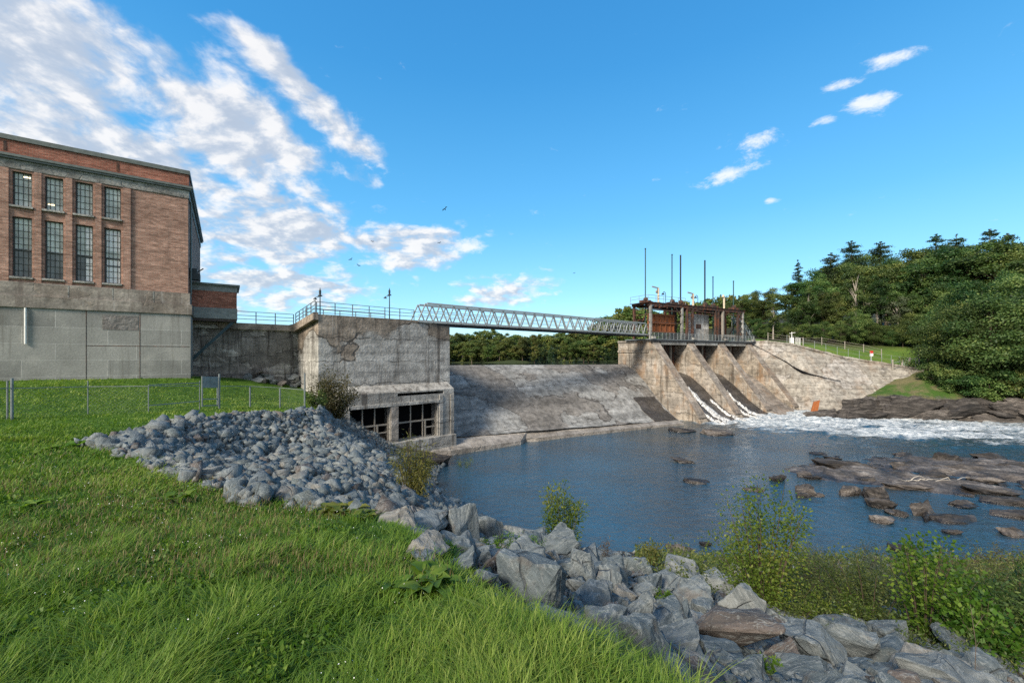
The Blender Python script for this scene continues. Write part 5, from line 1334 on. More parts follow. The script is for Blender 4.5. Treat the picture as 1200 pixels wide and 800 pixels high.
m = MB(); m.box(FX, -.45, .1, .06, .09, z+.9, z+1.3); m.build('small_plate', M['white'], r)
p = at(929,397,86); z = fz(p[0],p[1]); r = thing('gauge_station', (p[0],p[1],z), 'small white instrument cabinet and mast beside the far stair', 'cabinet')
FX = Frame(p[:2], (1,-.2)); m = MB(); m.box(FX, -.5, .1, -.3, .3, z+.3, z+1.6); m.build('cabinet', M['white'], r)
m = MB(); m.bar((p[0]-.2,p[1],z+1.6),(p[0]-.2,p[1],z+2.8),.1); m.bar((p[0]-.7,p[1],z+2.5),(p[0]+.5,p[1],z+2.7),.09); m.build('mast', M['white'], r)
m = MB()
for q in (.7,1.1,1.5): m.bar((p[0]+q,p[1],z-.2),(p[0]+q,p[1],z+1.6),.12)
m.build('frame', M['white'], r)

# driftwood on the bar
p = at(1090,572,31.5); r = MB()
for k in range(12):
    q = Vector((p[0]+random.uniform(-1.6,2.0), p[1]+random.uniform(-.3,.3), .12)); e = q+Vector((random.choice((-1,1))*random.uniform(.9,2.0), random.uniform(-.4,.4), random.uniform(.0,.5)))
    r.tube([q, q.lerp(e,.35)+Vector((0,0,random.uniform(.1,.4))), q.lerp(e,.7)+Vector((0,.1,random.uniform(-.1,.3))), e], [.032,.03,.02,.01], 6)
tag(r.solo('driftwood', M['drift'], (p[0],p[1],0)), 'bleached tangle of driftwood branches stranded on the gravel bar', 'driftwood')
# rock slab and concrete step at the foot of the intake block
for px, py, d, w, dd, h, lab in ((505,545,37.0,3.4,2.4,1.5,'large smooth rock slab below the intake block at the water'),(478,532,36.5,3.0,2.0,.9,'broken concrete step in front of the intake openings')):
    x, y, z = at(px, py, d); ob = rock(SLABS if px == 505 else BOULD, 'rock_slab', x, y, max(.2,z-.4), w, dd, h, .5, 2, .08); tag(ob, lab, 'rock')
# ------------------------------------------------------------------ trees
def crown_mesh(C, N, size, mat, name, ctint, aspect=.75):
    n = len(C); V, q = leaf_quads(C, rdir(n), N, size*RNG.uniform(.7,1.3,n), size*aspect*RNG.uniform(.7,1.3,n))
    return np_mesh(name, V, [q], mat, np.repeat(np.clip(ctint, 0, 1), 4))
def broadleaf(seed, H, W, cb, nclump, nleaf, leaf, mat, bark, shape=1.0):
    global RNG
    RNG = np.random.default_rng(seed); rr = random.Random(seed)
    cz = H*(cb+1)/2; hz = H*(1-cb)/2; cl = []
    for k in range(nclump):
        for _ in range(40):
            p = RNG.normal(0,1,3); p /= np.linalg.norm(p); r = RNG.uniform(.35,1.0)**.6; p = p*r
            zz = p[2]; wid = W/2*(1-.35*max(0,zz)*shape)*(1-.25*max(0,-zz-.3)); wid *= 1+.28*math.sin(3*math.atan2(p[1],p[0])+seed)+.15*math.sin(5*math.atan2(p[1],p[0])+seed*2)
            c = np.array([p[0]*wid, p[1]*wid, cz+zz*hz*(1+.12*math.sin(seed+2*math.atan2(p[1],p[0])))])
            if all(np.linalg.norm((c-d[0])/np.array([1,1,.8])) > .5*d[1] for d in cl): break
        cl.append((c, W*rr.uniform(.085,.155)))
    # limbs
    m = MB(); top = Vector((rr.uniform(-.3,.3), rr.uniform(-.3,.3), H*.82)); r0 = H*.018
    tp = [Vector((0,0,-.5)), Vector((rr.uniform(-.1,.1)*H*.1,rr.uniform(-.1,.1)*H*.1,H*.3)), Vector((top.x*.6,top.y*.6,H*.55)), top]
    m.tube(tp, [r0*1.25, r0*.8, r0*.5, r0*.12], 8)
    for c, r in cl[::2]:
        z0 = min(c[2]-.1*H, H*.75)*rr.uniform(.75,.95); z0 = max(z0, H*cb*.7); t = z0/H; s = Vector((0,0,z0)) if t < .3 else Vector((top.x*t,top.y*t,z0))
        e = Vector(c); mid = s.lerp(e,.5)+Vector((0,0,.04*H)); m.tube([s,mid,e], [r0*.33,r0*.2,r0*.06], 5)
    tm = bpy.data.meshes.new('trunk'); tm.from_pydata(m.v, [], m.f); tm.materials.append(bark)
    Cs, Ns, Ts = [], [], []
    per = nleaf//nclump
    for c, r in cl:
        d = rdir(per, .25); rad = r*np.abs(RNG.normal(.8,.25,per)); P = c+d*rad[:,None]*np.array([1.15,1.15,.72])
        P[:,2] -= .10*np.hypot(P[:,0]-c[0],P[:,1]-c[1])
        Cs.append(P); Ns.append(d+rdir(per)*.6+np.array([0,0,.5])); Ts.append(np.full(per, RNG.uniform(.05,.85))+RNG.normal(0,.2,per))
    return tm, crown_mesh(np.concatenate(Cs), np.concatenate(Ns), leaf, mat, 'crown', np.concatenate(Ts))
def pine(seed, H, W, cb, nw, nleaf, leaf, mat, bark, conical=False):
    global RNG
    RNG = np.random.default_rng(seed); rr = random.Random(seed); m = MB(); r0 = H*.014
    m.tube([(0,0,-.5),(0,0,H*.5),(rr.uniform(-.2,.2),rr.uniform(-.2,.2),H)], [r0*1.2,r0*.7,r0*.1], 8)
    br_ = []
    for k in range(nw):
        t = k/(nw-1); z0_ = H*(cb+(1-cb)*t**.9)*.99; zs_ = H*(1-cb)/nw; L0_ = W/2*((1-t)**(.75 if conical else .55))*(1 if conical else rr.uniform(.55,1.15))+.25
        nb = rr.randint(4,6); a0 = rr.uniform(0,6.28)
        for i in range(nb):
            a = a0+6.28*i/nb+rr.uniform(-.5,.5); z = min(H*.995, z0_+rr.uniform(-.6,.6)*zs_*(.5 if conical else 1)); L = L0_*rr.uniform(.6,1.15); dz = L*(rr.uniform(-.22,.0) if conical else rr.uniform(.02,.32))
            s = Vector((0,0,z)); e = Vector((math.cos(a)*L, math.sin(a)*L, z+dz)); m.tube([s,s.lerp(e,.5)-Vector((0,0,.05*L)),e], [r0*.22,r0*.13,r0*.04], 4); br_.append((s,e,L))
    tm = bpy.data.meshes.new('trunk'); tm.from_pydata(m.v, [], m.f); tm.materials.append(bark)
    tot = sum(b[2] for b in br_); Cs, Ns, Ts = [], [], []
    for s, e, L in br_:
        n = max(8, int(nleaf*L/tot)); q = RNG.uniform(.12 if conical else .35, 1.05, n); P = np.array(s)+(np.array(e)-np.array(s))*q[:,None]
        spread = L*(.17 if conical else .22)*(1.15-q*.5 if conical else .7+.5*np.sin(q*3)); P += RNG.normal(0,1,(n,3))*spread[:,None]*np.array([1,1,.42])
        Cs.append(P); Ns.append(rdir(n)*.7+np.array([0,0,1.0])); Ts.append(np.full(n,RNG.uniform(.2,.7))+RNG.normal(0,.2,n))
    return tm, crown_mesh(np.concatenate(Cs), np.concatenate(Ns), leaf, mat, 'crown', np.concatenate(Ts), .28)
PROTO = {
 'dec': [broadleaf(500+i, 20, 12, .28, 46, 15000, .36, M['leaf_dec'], M['bark'], .8) for i in range(4)],
 'low': [broadleaf(520+i, 16, 13, .06, 64, 26000, .29, M['leaf_dec'], M['bark'], .6) for i in range(3)],
 'tall': [broadleaf(540+i, 22, 9.5, .36, 34, 8500, .40, M['leaf_dec'], M['bark_pale'], .7) for i in range(3)],
 'pine': [pine(560+i, 24, 9.5, .35, 15, 9000, .55, M['leaf_pine'], M['bark']) for i in range(3)],
 'spruce': [pine(580+i, 20, 7.5, .1, 22, 9000, .5, M['leaf_pine'], M['bark'], True) for i in range(2)],
 'pale': [broadleaf(600, 17, 8.5, .2, 36, 9000, .36, M['leaf_pale'], M['bark_pale'], .8)],
 'far': [broadleaf(620+i, 15, 11, .05, 40, 5200, .62, M['leaf_dec_far'], M['bark'], .8) for i in range(4)],
 'farspruce': [pine(640, 15, 7, .05, 16, 3600, .8, M['leaf_pine'], M['bark'], True)],
 'scrub': [broadleaf(660+i, 5, 6, .0, 30, 6000, .26, M['leaf_dec'], M['bark'], .5) for i in range(2)],
}
PH = {'dec':20,'low':16,'tall':22,'pine':24,'spruce':20,'pale':17,'far':15,'farspruce':15,'scrub':5}
NAMES = {'dec':('broadleaf_tree','tree'),'low':('broadleaf_tree','tree'),'tall':('birch_tree','tree'),'pine':('pine_tree','tree'),'spruce':('spruce_tree','tree'),'pale':('aspen_tree','tree'),'far':('broadleaf_tree','tree'),'farspruce':('spruce_tree','tree'),'scrub':('shrub','shrub')}
def tree(kind, x, y, z, h, label, group, wide=1.0):
    tm, cm = random.choice(PROTO[kind]); r = thing(NAMES[kind][0], (x,y,z-.1), label, NAMES[kind][1], group)
    s = h/PH[kind]; r.scale = (s*wide, s*wide, s); r.rotation_euler = (0,0,random.uniform(0,6.28))
    link('trunk', tm, r); link('crown' if kind != 'scrub' else 'foliage', cm, r); return r
random.seed(21)
# skyline of the right-hand wood: photo px -> py of the tree tops
SKX = [840,865,890,905,920,935,950,962,974,985,998,1008,1016,1032,1046,1064,1082,1097,1110,1121,1145,1160,1181,1199,1240,1300,1420]
SKY = [352,346,340,341,334,304,313,318,297,300,284,297,292,284,299,290,293,275,283,276,281,270,273,276,272,270,280]
def sky_y(px): return float(np.interp(px, SKX, SKY))
def topped(kind, px, d, py, label, group, wide=1.0):
    x = (px-600)/FPX*d; z = fz(x, d); h = EYE-(py-HOR)/FPX*d-z
    return tree(kind, x, d, z, max(4, h), label, group, wide)
GR = 'trees of the wood above the right bank'
for px, d, k, dy, lab, w in ((935,112,'spruce',0,'dark spruce with ragged open top, first to rise left of the wood',.8),(974,112,'pine',-1,'white pine rising among broadleaf trees, second top from the left',.9),(998,114,'pine',-2,'tall white pine with layered top, third from the left',.9),
    (1032,114,'pine',-1,'tall white pine with upturned branches behind the pale silvery tree',1),(1016,118,'dec',2,'dark broadleaf crown between the two layered pines',.9),(1064,112,'dec',0,'rounded dark crown right of the upturned pine',1.1),(1097,110,'pine',-1,'pine tip standing out above the broad dark crowns',1),
    (1121,110,'pine',-2,'pine tip just right of the first one above the dark crowns',.9),(1160,104,'pine',-2,'highest pine top, near the right edge of the picture',1),(1181,106,'pine',0,'pine top beside the highest one',1),(1052,92,'pale',46,'pale silvery green tree standing in front of the dark wood',.95),
    (1040,96,'dec',40,'green broadleaf tree left of the pale silvery one',.9),(1086,100,'dec',8,'large dark broadleaf tree filling the wood behind the pale one',1.2),(1125,96,'dec',12,'large dark broadleaf tree above the leaning bank trees',1.25),(1168,92,'dec',12,'large dark broadleaf tree at the right edge above the others',1.3),
    (1150,76,'low',46,'big spreading green tree hanging low over the right bank',1.1),(1195,70,'low',52,'big green tree cut by the right edge of the picture',1.1),(1118,80,'low',64,'bushy green tree beside the wooden access gate',.95),(1178,67,'scrub',140,'low green bush at foot of the big trees over the ledge',1.2),(1128,73,'scrub',135,'low green bush right of the wooden access gate',1.1)):
    topped(k, px, d, sky_y(px)+dy, lab, GR, w)
for px, d, dy in ((906,97,8),(948,98,26),(1003,96,22),(1028,95,36)):
    topped('tall', px, d, sky_y(px)+dy, 'pale-trunked birch with a bare stem at the front of the wood', GR, .9)
for px, d, dy, k in ((868,118,0,'dec'),(882,120,0,'dec'),(895,116,2,'dec'),(921,112,2,'dec'),(952,108,4,'dec'),(962,116,0,'dec'),(984,112,6,'dec'),(1008,108,8,'dec'),(1046,110,4,'dec'),(1076,114,2,'dec'),(1108,112,2,'dec'),(1140,104,3,'dec'),(1205,96,4,'dec'),
    (900,102,36,'dec'),(925,101,30,'spruce'),(940,100,38,'dec'),(968,99,34,'dec'),(980,98,48,'dec'),(1012,97,44,'spruce'),(1066,93,56,'dec'),(1080,90,70,'low'),(1100,88,56,'dec'),(1142,86,50,'dec'),(1185,82,44,'dec'),(1215,76,40,'low'),(1240,74,30,'low'),(1270,82,20,'dec'),
    (875,112,26,'dec'),(888,108,30,'dec'),(1058,88,86,'low'),(1020,95,84,'low'),(1098,82,90,'low'),(1078,86,100,'scrub'),(995,97,92,'scrub'),(968,99,84,'scrub'),(940,101,80,'scrub'),(910,102,66,'scrub'),(1038,93,112,'scrub'),(1010,95,100,'scrub'),(1160,70,120,'scrub'),(1205,68,120,'scrub'),(1110,76,128,'scrub'),(895,104,60,'scrub'),
    (1128,69,76,'low'),(1162,66.5,70,'low'),(1205,65,60,'low'),(1112,67.5,150,'scrub'),(1135,65.5,158,'scrub'),(1160,64.5,160,'scrub'),(1185,63.5,158,'scrub'),(1210,63,150,'scrub'),(1098,69.5,148,'scrub'),(1145,67,140,'scrub'),(1086,74.5,128,'scrub'),
    (965,94,62,'low'),(985,93,78,'low'),(1004,92,70,'low'),(1024,91,88,'low'),(945,97,66,'low'),(925,98,58,'low'),(1046,89,96,'low'),(1070,87,76,'low'),(1090,85,84,'low'),(905,99,46,'low'),(890,104,40,'low'),(1000,108,26,'dec'),(1020,110,20,'dec'),(1038,106,18,'dec'),(958,110,20,'dec'),(978,118,14,'dec'),
    (1300,80,20,'dec'),(1330,86,20,'dec'),(1380,80,20,'dec'),(1095,100,20,'dec'),(1150,98,16,'dec'),(1190,96,10,'dec')):
    topped(k, px, d, sky_y(px)+dy, {'dec':'dark broadleaf tree massed in the wood on the right','low':'leafy tree with branches down to the ground on the right bank','spruce':'dark conical spruce half hidden in the wood','scrub':'dark undergrowth bush at the foot of the wood'}[k], GR, random.uniform(.9,1.2))
random.seed(33)
# woods across the reservoir, seen below the footbridge and behind the gantry
def far_tree(px, d, py, k, label):
    x = (px-600)/FPX*d; z = 8.2 if d < 120 else 9.0; h = EYE-(py-HOR)/FPX*d-z
    tree(k, x, d, z, h, label, 'trees across the reservoir', random.uniform(.95,1.3))
px = 508
while px < 765:
    k = 'farspruce' if random.random() < .2 or px > 700 and random.random() < .5 else 'far'
    far_tree(px, random.uniform(113,117), 389+random.uniform(4,16), k, 'far tree by the water across the reservoir, in the front row' if k == 'far' else 'far dark spruce by the water across the reservoir')
    px += random.uniform(5,8.5)
px = 500
while px < 770:
    far_tree(px, random.uniform(124,134), float(np.interp(px,[500,560,620,690,705,720,740,755,770],[392,387,389,388,376,366,362,360,360]))+random.uniform(-2,5), 'far', 'far tree behind the front row across the reservoir'); px += random.uniform(7,11)
px = 690
while px < 880:
    far_tree(px, random.uniform(150,168), float(np.interp(px,[690,700,715,735,760,800,840,870,880],[392,374,364,361,360,356,352,347,345]))+random.uniform(-2,7), random.choice(('far','far','farspruce')), 'far tree standing behind the gate gantry'); px += random.uniform(7,11)
px = 690
while px < 880:
    far_tree(px, random.uniform(136,148), float(np.interp(px,[690,740,800,880],[396,388,384,378]))+random.uniform(-3,6), random.choice(('far','farspruce')), 'lower far tree in front of others behind the gantry'); px += random.uniform(8,12)

# ------------------------------------------------------------------ shrubs and weeds near the camera
def shrub(name, px, py, wpx, hpx, leafmat, L, W, nstem, nleaf, label, cat='shrub', group=None, bush=.5, droop=.2, up=.6, d=None, seed=0):
    """stems fanning from a base, leaves carried along them"""
    global RNG
    RNG = np.random.default_rng(seed or int(px*7+py)); rr = random.Random(int(px*3+py))
    if d is None: x, y, z = hit(px, py)
    else: x, y, z = at(px, py, d); z = nz(x, y)
    s = y/FPX; big = 1.13 if (px > 860 and py > 640) else 1.12; h = hpx*s*big; w = wpx*s*(1.1 if big > 1.125 else 1.05); nleaf = int(nleaf*(2.1 if big > 1.125 else 2.2))
    root = thing(name, (x,y,z), label, cat, group); m = MB(); C, D, N = [], [], []
    per = max(3, nleaf//nstem)
    for k in range(nstem):
        a = rr.uniform(0,6.28); rad = math.sqrt(rr.random())*w/2; hh = h*(1-.45*(rad/(w/2+1e-6))**2)*rr.uniform(.62,1.0)
        b = Vector((x+math.cos(a)*rad*.25, y+math.sin(a)*rad*.25, z-.05)); e = Vector((x+math.cos(a)*rad, y+math.sin(a)*rad, z+hh)); md = b.lerp(e,.55)+Vector((0,0,.08*hh))
        r0 = max(.003, .0042*h); m.tube([b,md,e], [r0,r0*.7,r0*.3], 5, False)
        q = 1-RNG.random(per)**(1.0)*(1-(1-bush)*.9)*1.0
        q = np.clip(q, .05, 1.0); P = np.where((q < .55)[:,None], np.array(b)+(np.array(md)-np.array(b))*(q/.55)[:,None], np.array(md)+(np.array(e)-np.array(md))*((q-.55)/.45)[:,None])
        dv = rdir(per, up-droop); P = P + dv*RNG.uniform(.2,1.0,per)[:,None]**.7*(L*.6+.11*h)
        C.append(P); D.append(dv); N.append(rdir(per, 1.2))
    m.build('stems', M['twig'], root)
    C = np.concatenate(C)-np.array([x,y,z]); n = len(C); D = np.concatenate(D); N = np.concatenate(N)
    V, q = leaf_quads(C, D, N, L*RNG.uniform(.6,1.25,n), W*RNG.uniform(.7,1.2,n)); cl = vnoise(C[:,0]*3/max(.3,h)*1.5+px, C[:,2]*3/max(.3,h)*1.5, 5, 2)
    o = link('foliage', np_mesh('foliage', V, [q], M[leafmat], np.repeat(np.clip(.45+.5*cl+RNG.normal(0,.2,n),0,1),4)), root); return root
shrub('willow_bush', 483, 599, 46, 78, 'leaf_willow', .14, .030, 34, 1900, 'yellow-green willow bush with hanging narrow leaves at the end of the rubble pile', d=14.5, droop=1.2, bush=.9)
shrub('sapling', 661, 646, 54, 84, 'leaf_lime', .10, .042, 12, 1300, 'slim yellow-green sapling against the water, right of brown-purple boulder', d=12, bush=.9)
shrub('sapling', 650, 640, 30, 34, 'leaf_lime', .07, .03, 8, 260, 'small yellow bush at the foot of the slim sapling', d=12, bush=.9)
shrub('weed', 712, 662, 14, 38, 'leaf_brown', .06, .02, 5, 90, 'thin brown weed stalk between the two yellow shrubs', 'weed', d=11)
shrub('shrub', 763, 662, 38, 36, 'leaf_willow', .075, .035, 14, 420, 'small yellow-brown shrub near the wet boulder', d=11, bush=.9)
shrub('lime_bush', 893, 716, 96, 150, 'leaf_lime', .066, .042, 24, 3300, 'tall lime green bush with round leaves in front of the river', d=8.6, bush=.85)
shrub('lime_bush', 915, 712, 84, 66, 'leaf_lime', .055, .03, 20, 1100, 'lower lime green bush at the right foot of the tall one', d=8.8, bush=.9)
for px, py, w, h, mt, L, W, n, d, lab in (
  (962,712,92,74,'leaf_olive',.05,.016,3000,9.5,'olive shrub right of the tall lime green bush'),
  (1000,690,120,74,'leaf_grey',.07,.012,3400,11.5,'grey-green feathery shrub by the water in middle of the thicket'),
  (955,672,80,46,'leaf_brown',.05,.014,1700,12.5,'brown dry shrub near the water behind the lime bush'),
  (1020,745,110,84,'leaf_olive',.05,.018,3400,8.5,'dark olive shrub left of the broad-leaved bush'),
  (1085,762,84,124,'leaf_broad',.062,.046,1300,7.6,'bright broad-leaved bush with heart-shaped leaves at the lower right'),
  (1130,742,120,92,'leaf_olive',.06,.02,3200,8.6,'olive shrub right of the broad-leaved bush'),
  (1072,692,90,54,'leaf_grey',.07,.013,2400,11.5,'grey shrub behind the broad-leaved bush'),
  (1120,684,110,44,'leaf_brown',.05,.016,2400,13,'low brown shrub along the shore, first from the right-hand rocks'),
  (1180,690,110,54,'leaf_rusty',.05,.018,2600,13,'rusty low shrub on the shore at the right edge'),
  (1175,748,110,92,'leaf_olive',.06,.018,3400,9.2,'tall olive shrub at the right edge of the picture'),
  (1205,800,120,96,'leaf_dec',.08,.03,2400,7.5,'dark green leafy bush in the bottom right corner'),
  (1150,802,80,66,'leaf_broad',.08,.05,700,6.8,'green leafy weed bush below the tall olive shrub'),
  (985,735,70,46,'leaf_lime',.05,.02,900,8.4,'small yellow-green shrub between olive shrubs'),
  (1230,720,110,80,'leaf_olive',.06,.018,2400,10.5,'olive shrub half outside the right edge'),
  (935,735,60,40,'leaf_olive',.05,.02,800,8.2,'low olive weed by the peaked boulder'),
  (870,668,60,30,'leaf_rusty',.04,.02,700,12,'low rusty weeds between wet boulder and lime bush'),
  (1150,668,110,26,'leaf_rusty',.05,.016,1800,15,'flat rusty scrub along the water line'),
  (1215,668,100,30,'leaf_brown',.05,.016,1600,15,'brown scrub along the water at the far right'),
  (1045,668,70,30,'leaf_olive',.05,.016,1200,13.5,'low olive scrub by the shore rock')):
    shrub('shrub', px, py, w, h, mt, L*1.25, W*1.3, 22, n, lab, 'shrub', 'thicket of shrubs at the lower right', d=d, bush=.95)
shrub('shrub', 390, 496, 52, 58, 'leaf_rusty', .14, .07, 40, 4200, 'dark olive-brown shrub against the foot of the intake block', d=30, bush=1)
shrub('shrub', 372, 490, 30, 20, 'leaf_dec', .12, .07, 16, 700, 'low green shrub at the fence end by the intake block', d=27, bush=1)
shrub('weed', 545, 520, 18, 22, 'leaf_lime', .12, .04, 8, 200, 'small weed growing at the corner of the intake block', 'weed', d=37)
shrub('weed', 490, 535, 24, 22, 'leaf_lime', .10, .04, 10, 260, 'yellow-green weed in front of the barred openings', 'weed', d=30)
# low undergrowth covering the shore under the shrubs
RNG = np.random.default_rng(5); n = 52000; d = 5.5*(21/5.5)**RNG.random(n); x = RNG.uniform(.30,1.35,n)*d; h, f = near_h(x, d)
cov = vnoise(x*.8, d*.8, 101, 3)
ok = (f > .34+.12*cov) & (f < .99) & (cov > -.35); x, y, h, cov = x[ok], d[ok], h[ok], cov[ok]; n = len(x)
hh = np.abs(RNG.normal(0,.22,n))*(1+1.2*np.clip(vnoise(x*1.7,y*1.7,102,2),-.6,1)); V, q = leaf_quads(np.stack([x,y,h+hh],1), rdir(n,.8), rdir(n,.6), .009*y*RNG.uniform(.6,1.3,n), .0035*y*RNG.uniform(.7,1.3,n))
o = link('undergrowth', np_mesh('undergrowth', V, [q], M['leaf_olive'], np.repeat(np.clip(.5+.6*vnoise(x*.6,y*.6,103,3)+RNG.normal(0,.25,n),0,1),4))); tag(o, 'low olive undergrowth covering the shore between shrubs', 'undergrowth', kind='stuff')
p = hit(1142, 800); m = MB(); q = Vector(p)
m.tube([q, q+Vector((.02,0,.5)), q+Vector((.0,.05,1.02))], [.005,.004,.003], 5)
for a, b, c in ((.75,.16,.16),(.6,-.14,.2),(.85,-.08,.14),(.45,.1,.1)): m.tube([q+Vector((.01,0,a)), q+Vector((b,.02,a+c))], [.003,.0015], 4)
tag(m.solo('dead_stalk', M['bark'], p), 'bare dead stalk standing up in front of the right-hand shrubs', 'stalk')

def leafy(px, py, wpx, n, label, mat='leaf_broad', ratio=.55, frond=False):
    """rosette of big leaves with a raised midrib"""
    global RNG
    x, y, z = hit(px, py); s = y/FPX; R = wpx*s/2; rr = random.Random(int(px+py)); V, Q, T = [], [], []
    for k in range(int(n*2.4)):
        a = rr.uniform(0,6.28); L = R*rr.uniform(.35,.7); el = rr.uniform(.6,1.35); w = L*ratio*.5; tn = rr.uniform(.3,.95); b = len(V); nsg = 6; a2 = rr.uniform(0,6.28); r2 = R*.55*math.sqrt(rr.random()); bx, by = r2*math.cos(a2), r2*math.sin(a2)
        for i in range(nsg+1):
            t = i/nsg; rr_ = L*t; hz = L*(math.sin(el)*t-.55*t*t)+.02; ww = w*math.sin(math.pi*min(.97,.12+t*.88))**.8*(1+.18*math.sin(i*2.4+k))
            c = Vector((bx+math.cos(a)*rr_, by+math.sin(a)*rr_, max(.015,hz)+.05)); sd = Vector((-math.sin(a), math.cos(a), 0))
            V += [tuple(c-sd*ww+Vector((0,0,ww*.35))), tuple(c), tuple(c+sd*ww+Vector((0,0,ww*.35)))]; T += [tn+.1,tn-.1,tn+.1]
        for i in range(nsg):
            j = b+3*i; Q += [(j,j+1,j+4,j+3),(j+1,j+2,j+5,j+4)]
    o = link('leafy_weed', np_mesh('leafy_weed', np.array(V), [np.array(Q)], M[mat], np.array(T), True), None, (x,y,z)); return tag(o, label, 'weed', 'large-leaved weeds in the grass')
leafy(505,694,96,16,'large bright leafy weed in the grass below the pale veined boulder')
leafy(478,700,70,12,'leafy weed just left of the large bright one','leaf_broad')
leafy(398,606,60,16,'bright yellow-green leafy weed at the lower end of the rubble pile','leaf_lime')
leafy(425,612,44,12,'smaller bright weed right of the yellow-green one by the rubble','leaf_lime')
leafy(205,592,58,9,'low broad weed alone in the middle of the grass')
leafy(92,524,34,10,'patch of broad weeds left of the rubble pile edge')
leafy(60,530,28,8,'broad weeds farther left near the fence')
leafy(35,598,40,8,'small broad weed in grass by the left edge')
def fern(px, py, wpx, n, label):
    shrub('ferny_weed', px, py, wpx, wpx*.42, 'leaf_broad', .05, .018, n, n*40, label, 'weed', 'ferny weeds among the boulders', bush=.9)
fern(612,655,66,22,'ferny green weeds between the triangular and the largest boulder')
fern(578,650,44,14,'ferny green weeds below the triangular boulder')
fern(775,705,30,10,'green grassy weeds beside the tan boulder')
fern(524,650,30,10,'ferny weeds by the pale veined boulder')
fern(900,790,40,12,'green weeds at the bottom between the front boulders')
fern(1020,725,36,10,'weeds between flat boulder and olive shrubs')
# tall tufts of grass along the grass edge
for px, py, sz, lab in ((690,770,.30,'tall dense grass tuft in front of the pinkish boulder'),(640,775,.30,'tall grass tuft below the largest boulder'),(712,790,.24,'tall grass tuft beside the dark brown speckled boulder'),(560,735,.24,'grass tuft left of the largest boulder'),(765,798,.20,'grass tuft at the bottom near the front boulders'),(480,640,.22,'grass tuft by the long blue slab'),(590,790,.30,'tall grass tuft at the bottom centre'),(110,640,.26,'tall coarse grass tuft in the left of the lawn'),(75,690,.24,'coarse grass tuft near the left edge of lawn')):
    RNG = np.random.default_rng(int(px)); x, y, z = hit(px, py); n = 700; R = .42
    a = RNG.uniform(0,6.28,n); r = R*np.sqrt(RNG.random(n)); gx, gy = r*np.cos(a), r*np.sin(a); gz = near_h(x+gx, y+gy)[0]-z
    V, q, t, c = blades(np.stack([gx,gy,gz-.02],1), sz*RNG.uniform(.5,1.2,n)*(1.1-.5*r/R), .0042*RNG.uniform(.7,1.4,n)*max(1,y/3), np.clip(RNG.normal(.75,.3,n),.1,1.5), a+RNG.normal(0,.7,n), np.clip(RNG.normal(.35,.25,n),0,1), .2)
    o = link('grass_tuft', np_mesh('grass_tuft', V, [q, t], M['grass'], c), None, (x,y,z)); tag(o, lab, 'grass tuft', 'taller tufts of grass')

# ------------------------------------------------------------------ birds
def bird(px, py, d, span, bank, label):
    x, y, z = at(px, py, d); m = MB(); c, s = math.cos(bank), math.sin(bank)
    def T(a, b, h): return (x+a*c*span-h*s*span, y+b*span, z+(a*s+h*c)*span)
    m.tube([T(0,-.30,0),T(0,-.16,.01),T(0,.05,0),T(0,.28,-.01),T(0,.42,0)], [.02*span,.07*span,.09*span,.04*span,.05*span], 8)
    b = m.build('bird', M['lamp_dark'], None)
    for sg in (-1,1):
        V = [T(0,-.12,.03),T(sg*.28,-.16,.16),T(sg*.52,.02,.06),T(sg*.28,.06,.15),T(0,.12,.03)]
        w = MB(); 
        for i in (1,2,3): w.poly([V[0],V[i],V[i+1]])
        for i in (1,2,3): w.poly([Vector(V[0])-Vector((0,0,.02)),Vector(V[i+1])-Vector((0,0,.012)),Vector(V[i])-Vector((0,0,.012))])
        w.build('wing', M['lamp_dark'], b, fix=False)
    me = b.data; o = Vector((x,y,z)); me.transform(Matrix.Translation(-o))
    for ch in b.children: ch.data.transform(Matrix.Translation(-o))
    b.location = o; return tag(b, label, 'bird', 'birds flying over the intake block')
bird(521.5,245,40,.62,.7,'highest dark bird, flying alone above the dam'); bird(436.5,283,46,.4,-.2,'small dark bird over the middle of the intake block')
bird(515,284.5,46,.45,.2,'dark bird below the highest one'); bird(411,304,44,.5,.5,'left bird of the lowest pair'); bird(420,311,44,.5,-.5,'right bird of the lowest pair')
bird(673,320,60,.4,.2,'lone small bird over the footbridge')
# ------------------------------------------------------------------ sky, sun, camera
SUN = Vector((-.50,-.66,.56)).normalized()
sun_el = math.asin(SUN.z); sun_az = math.atan2(SUN.x, SUN.y)
w = bpy.data.worlds.new('World'); scene.world = w; w.use_nodes = True; t = NT(w.node_tree)
sky = t.n('TexSky', sky_type='NISHITA'); sky.sun_disc = False; sky.sun_elevation = sun_el; sky.sun_rotation = sun_az
sky.air_density = 1.1; sky.dust_density = .6; sky.ozone_density = 2.2; sky.altitude = 200
hs = t.n('HueSaturation', {'Color': sky.outputs[0], 'Saturation': 1.22, 'Value': 1.0, 'Hue': .493})
dirv = t.vm('NORMALIZE', t.n('TexCoord').outputs['Generated'])
def dpx(px, py): return Vector(((px-600)/FPX, 1, (HOR-py)/FPX)).normalized()
sx = t.n('SeparateXYZ', {0: dirv}); dz = t.m('MAXIMUM', sx.outputs[2], 0.0)
pl = t.vm('DIVIDE', dirv, t.n('CombineXYZ', {0: t.m('ADD', dz, .32), 1: t.m('ADD', dz, .32), 2: t.m('ADD', dz, .32)}).outputs[0])
def cloud(vec):
    q = t.vm('ADD', vec, t.vm('SCALE', t.n('TexNoise', {'Vector': vec, 'Scale': 3.4, 'Detail': 3.0}).outputs[1], .12))
    big = t.noise(t.scale(q, (1,1.0,0)), 3.0, 3, .5); sm = t.noise(t.scale(q, (1,1.0,0)), 9.5, 9, .58)
    return t.m('ADD', t.m('MULTIPLY', big, .46), t.m('MULTIPLY', sm, .60))
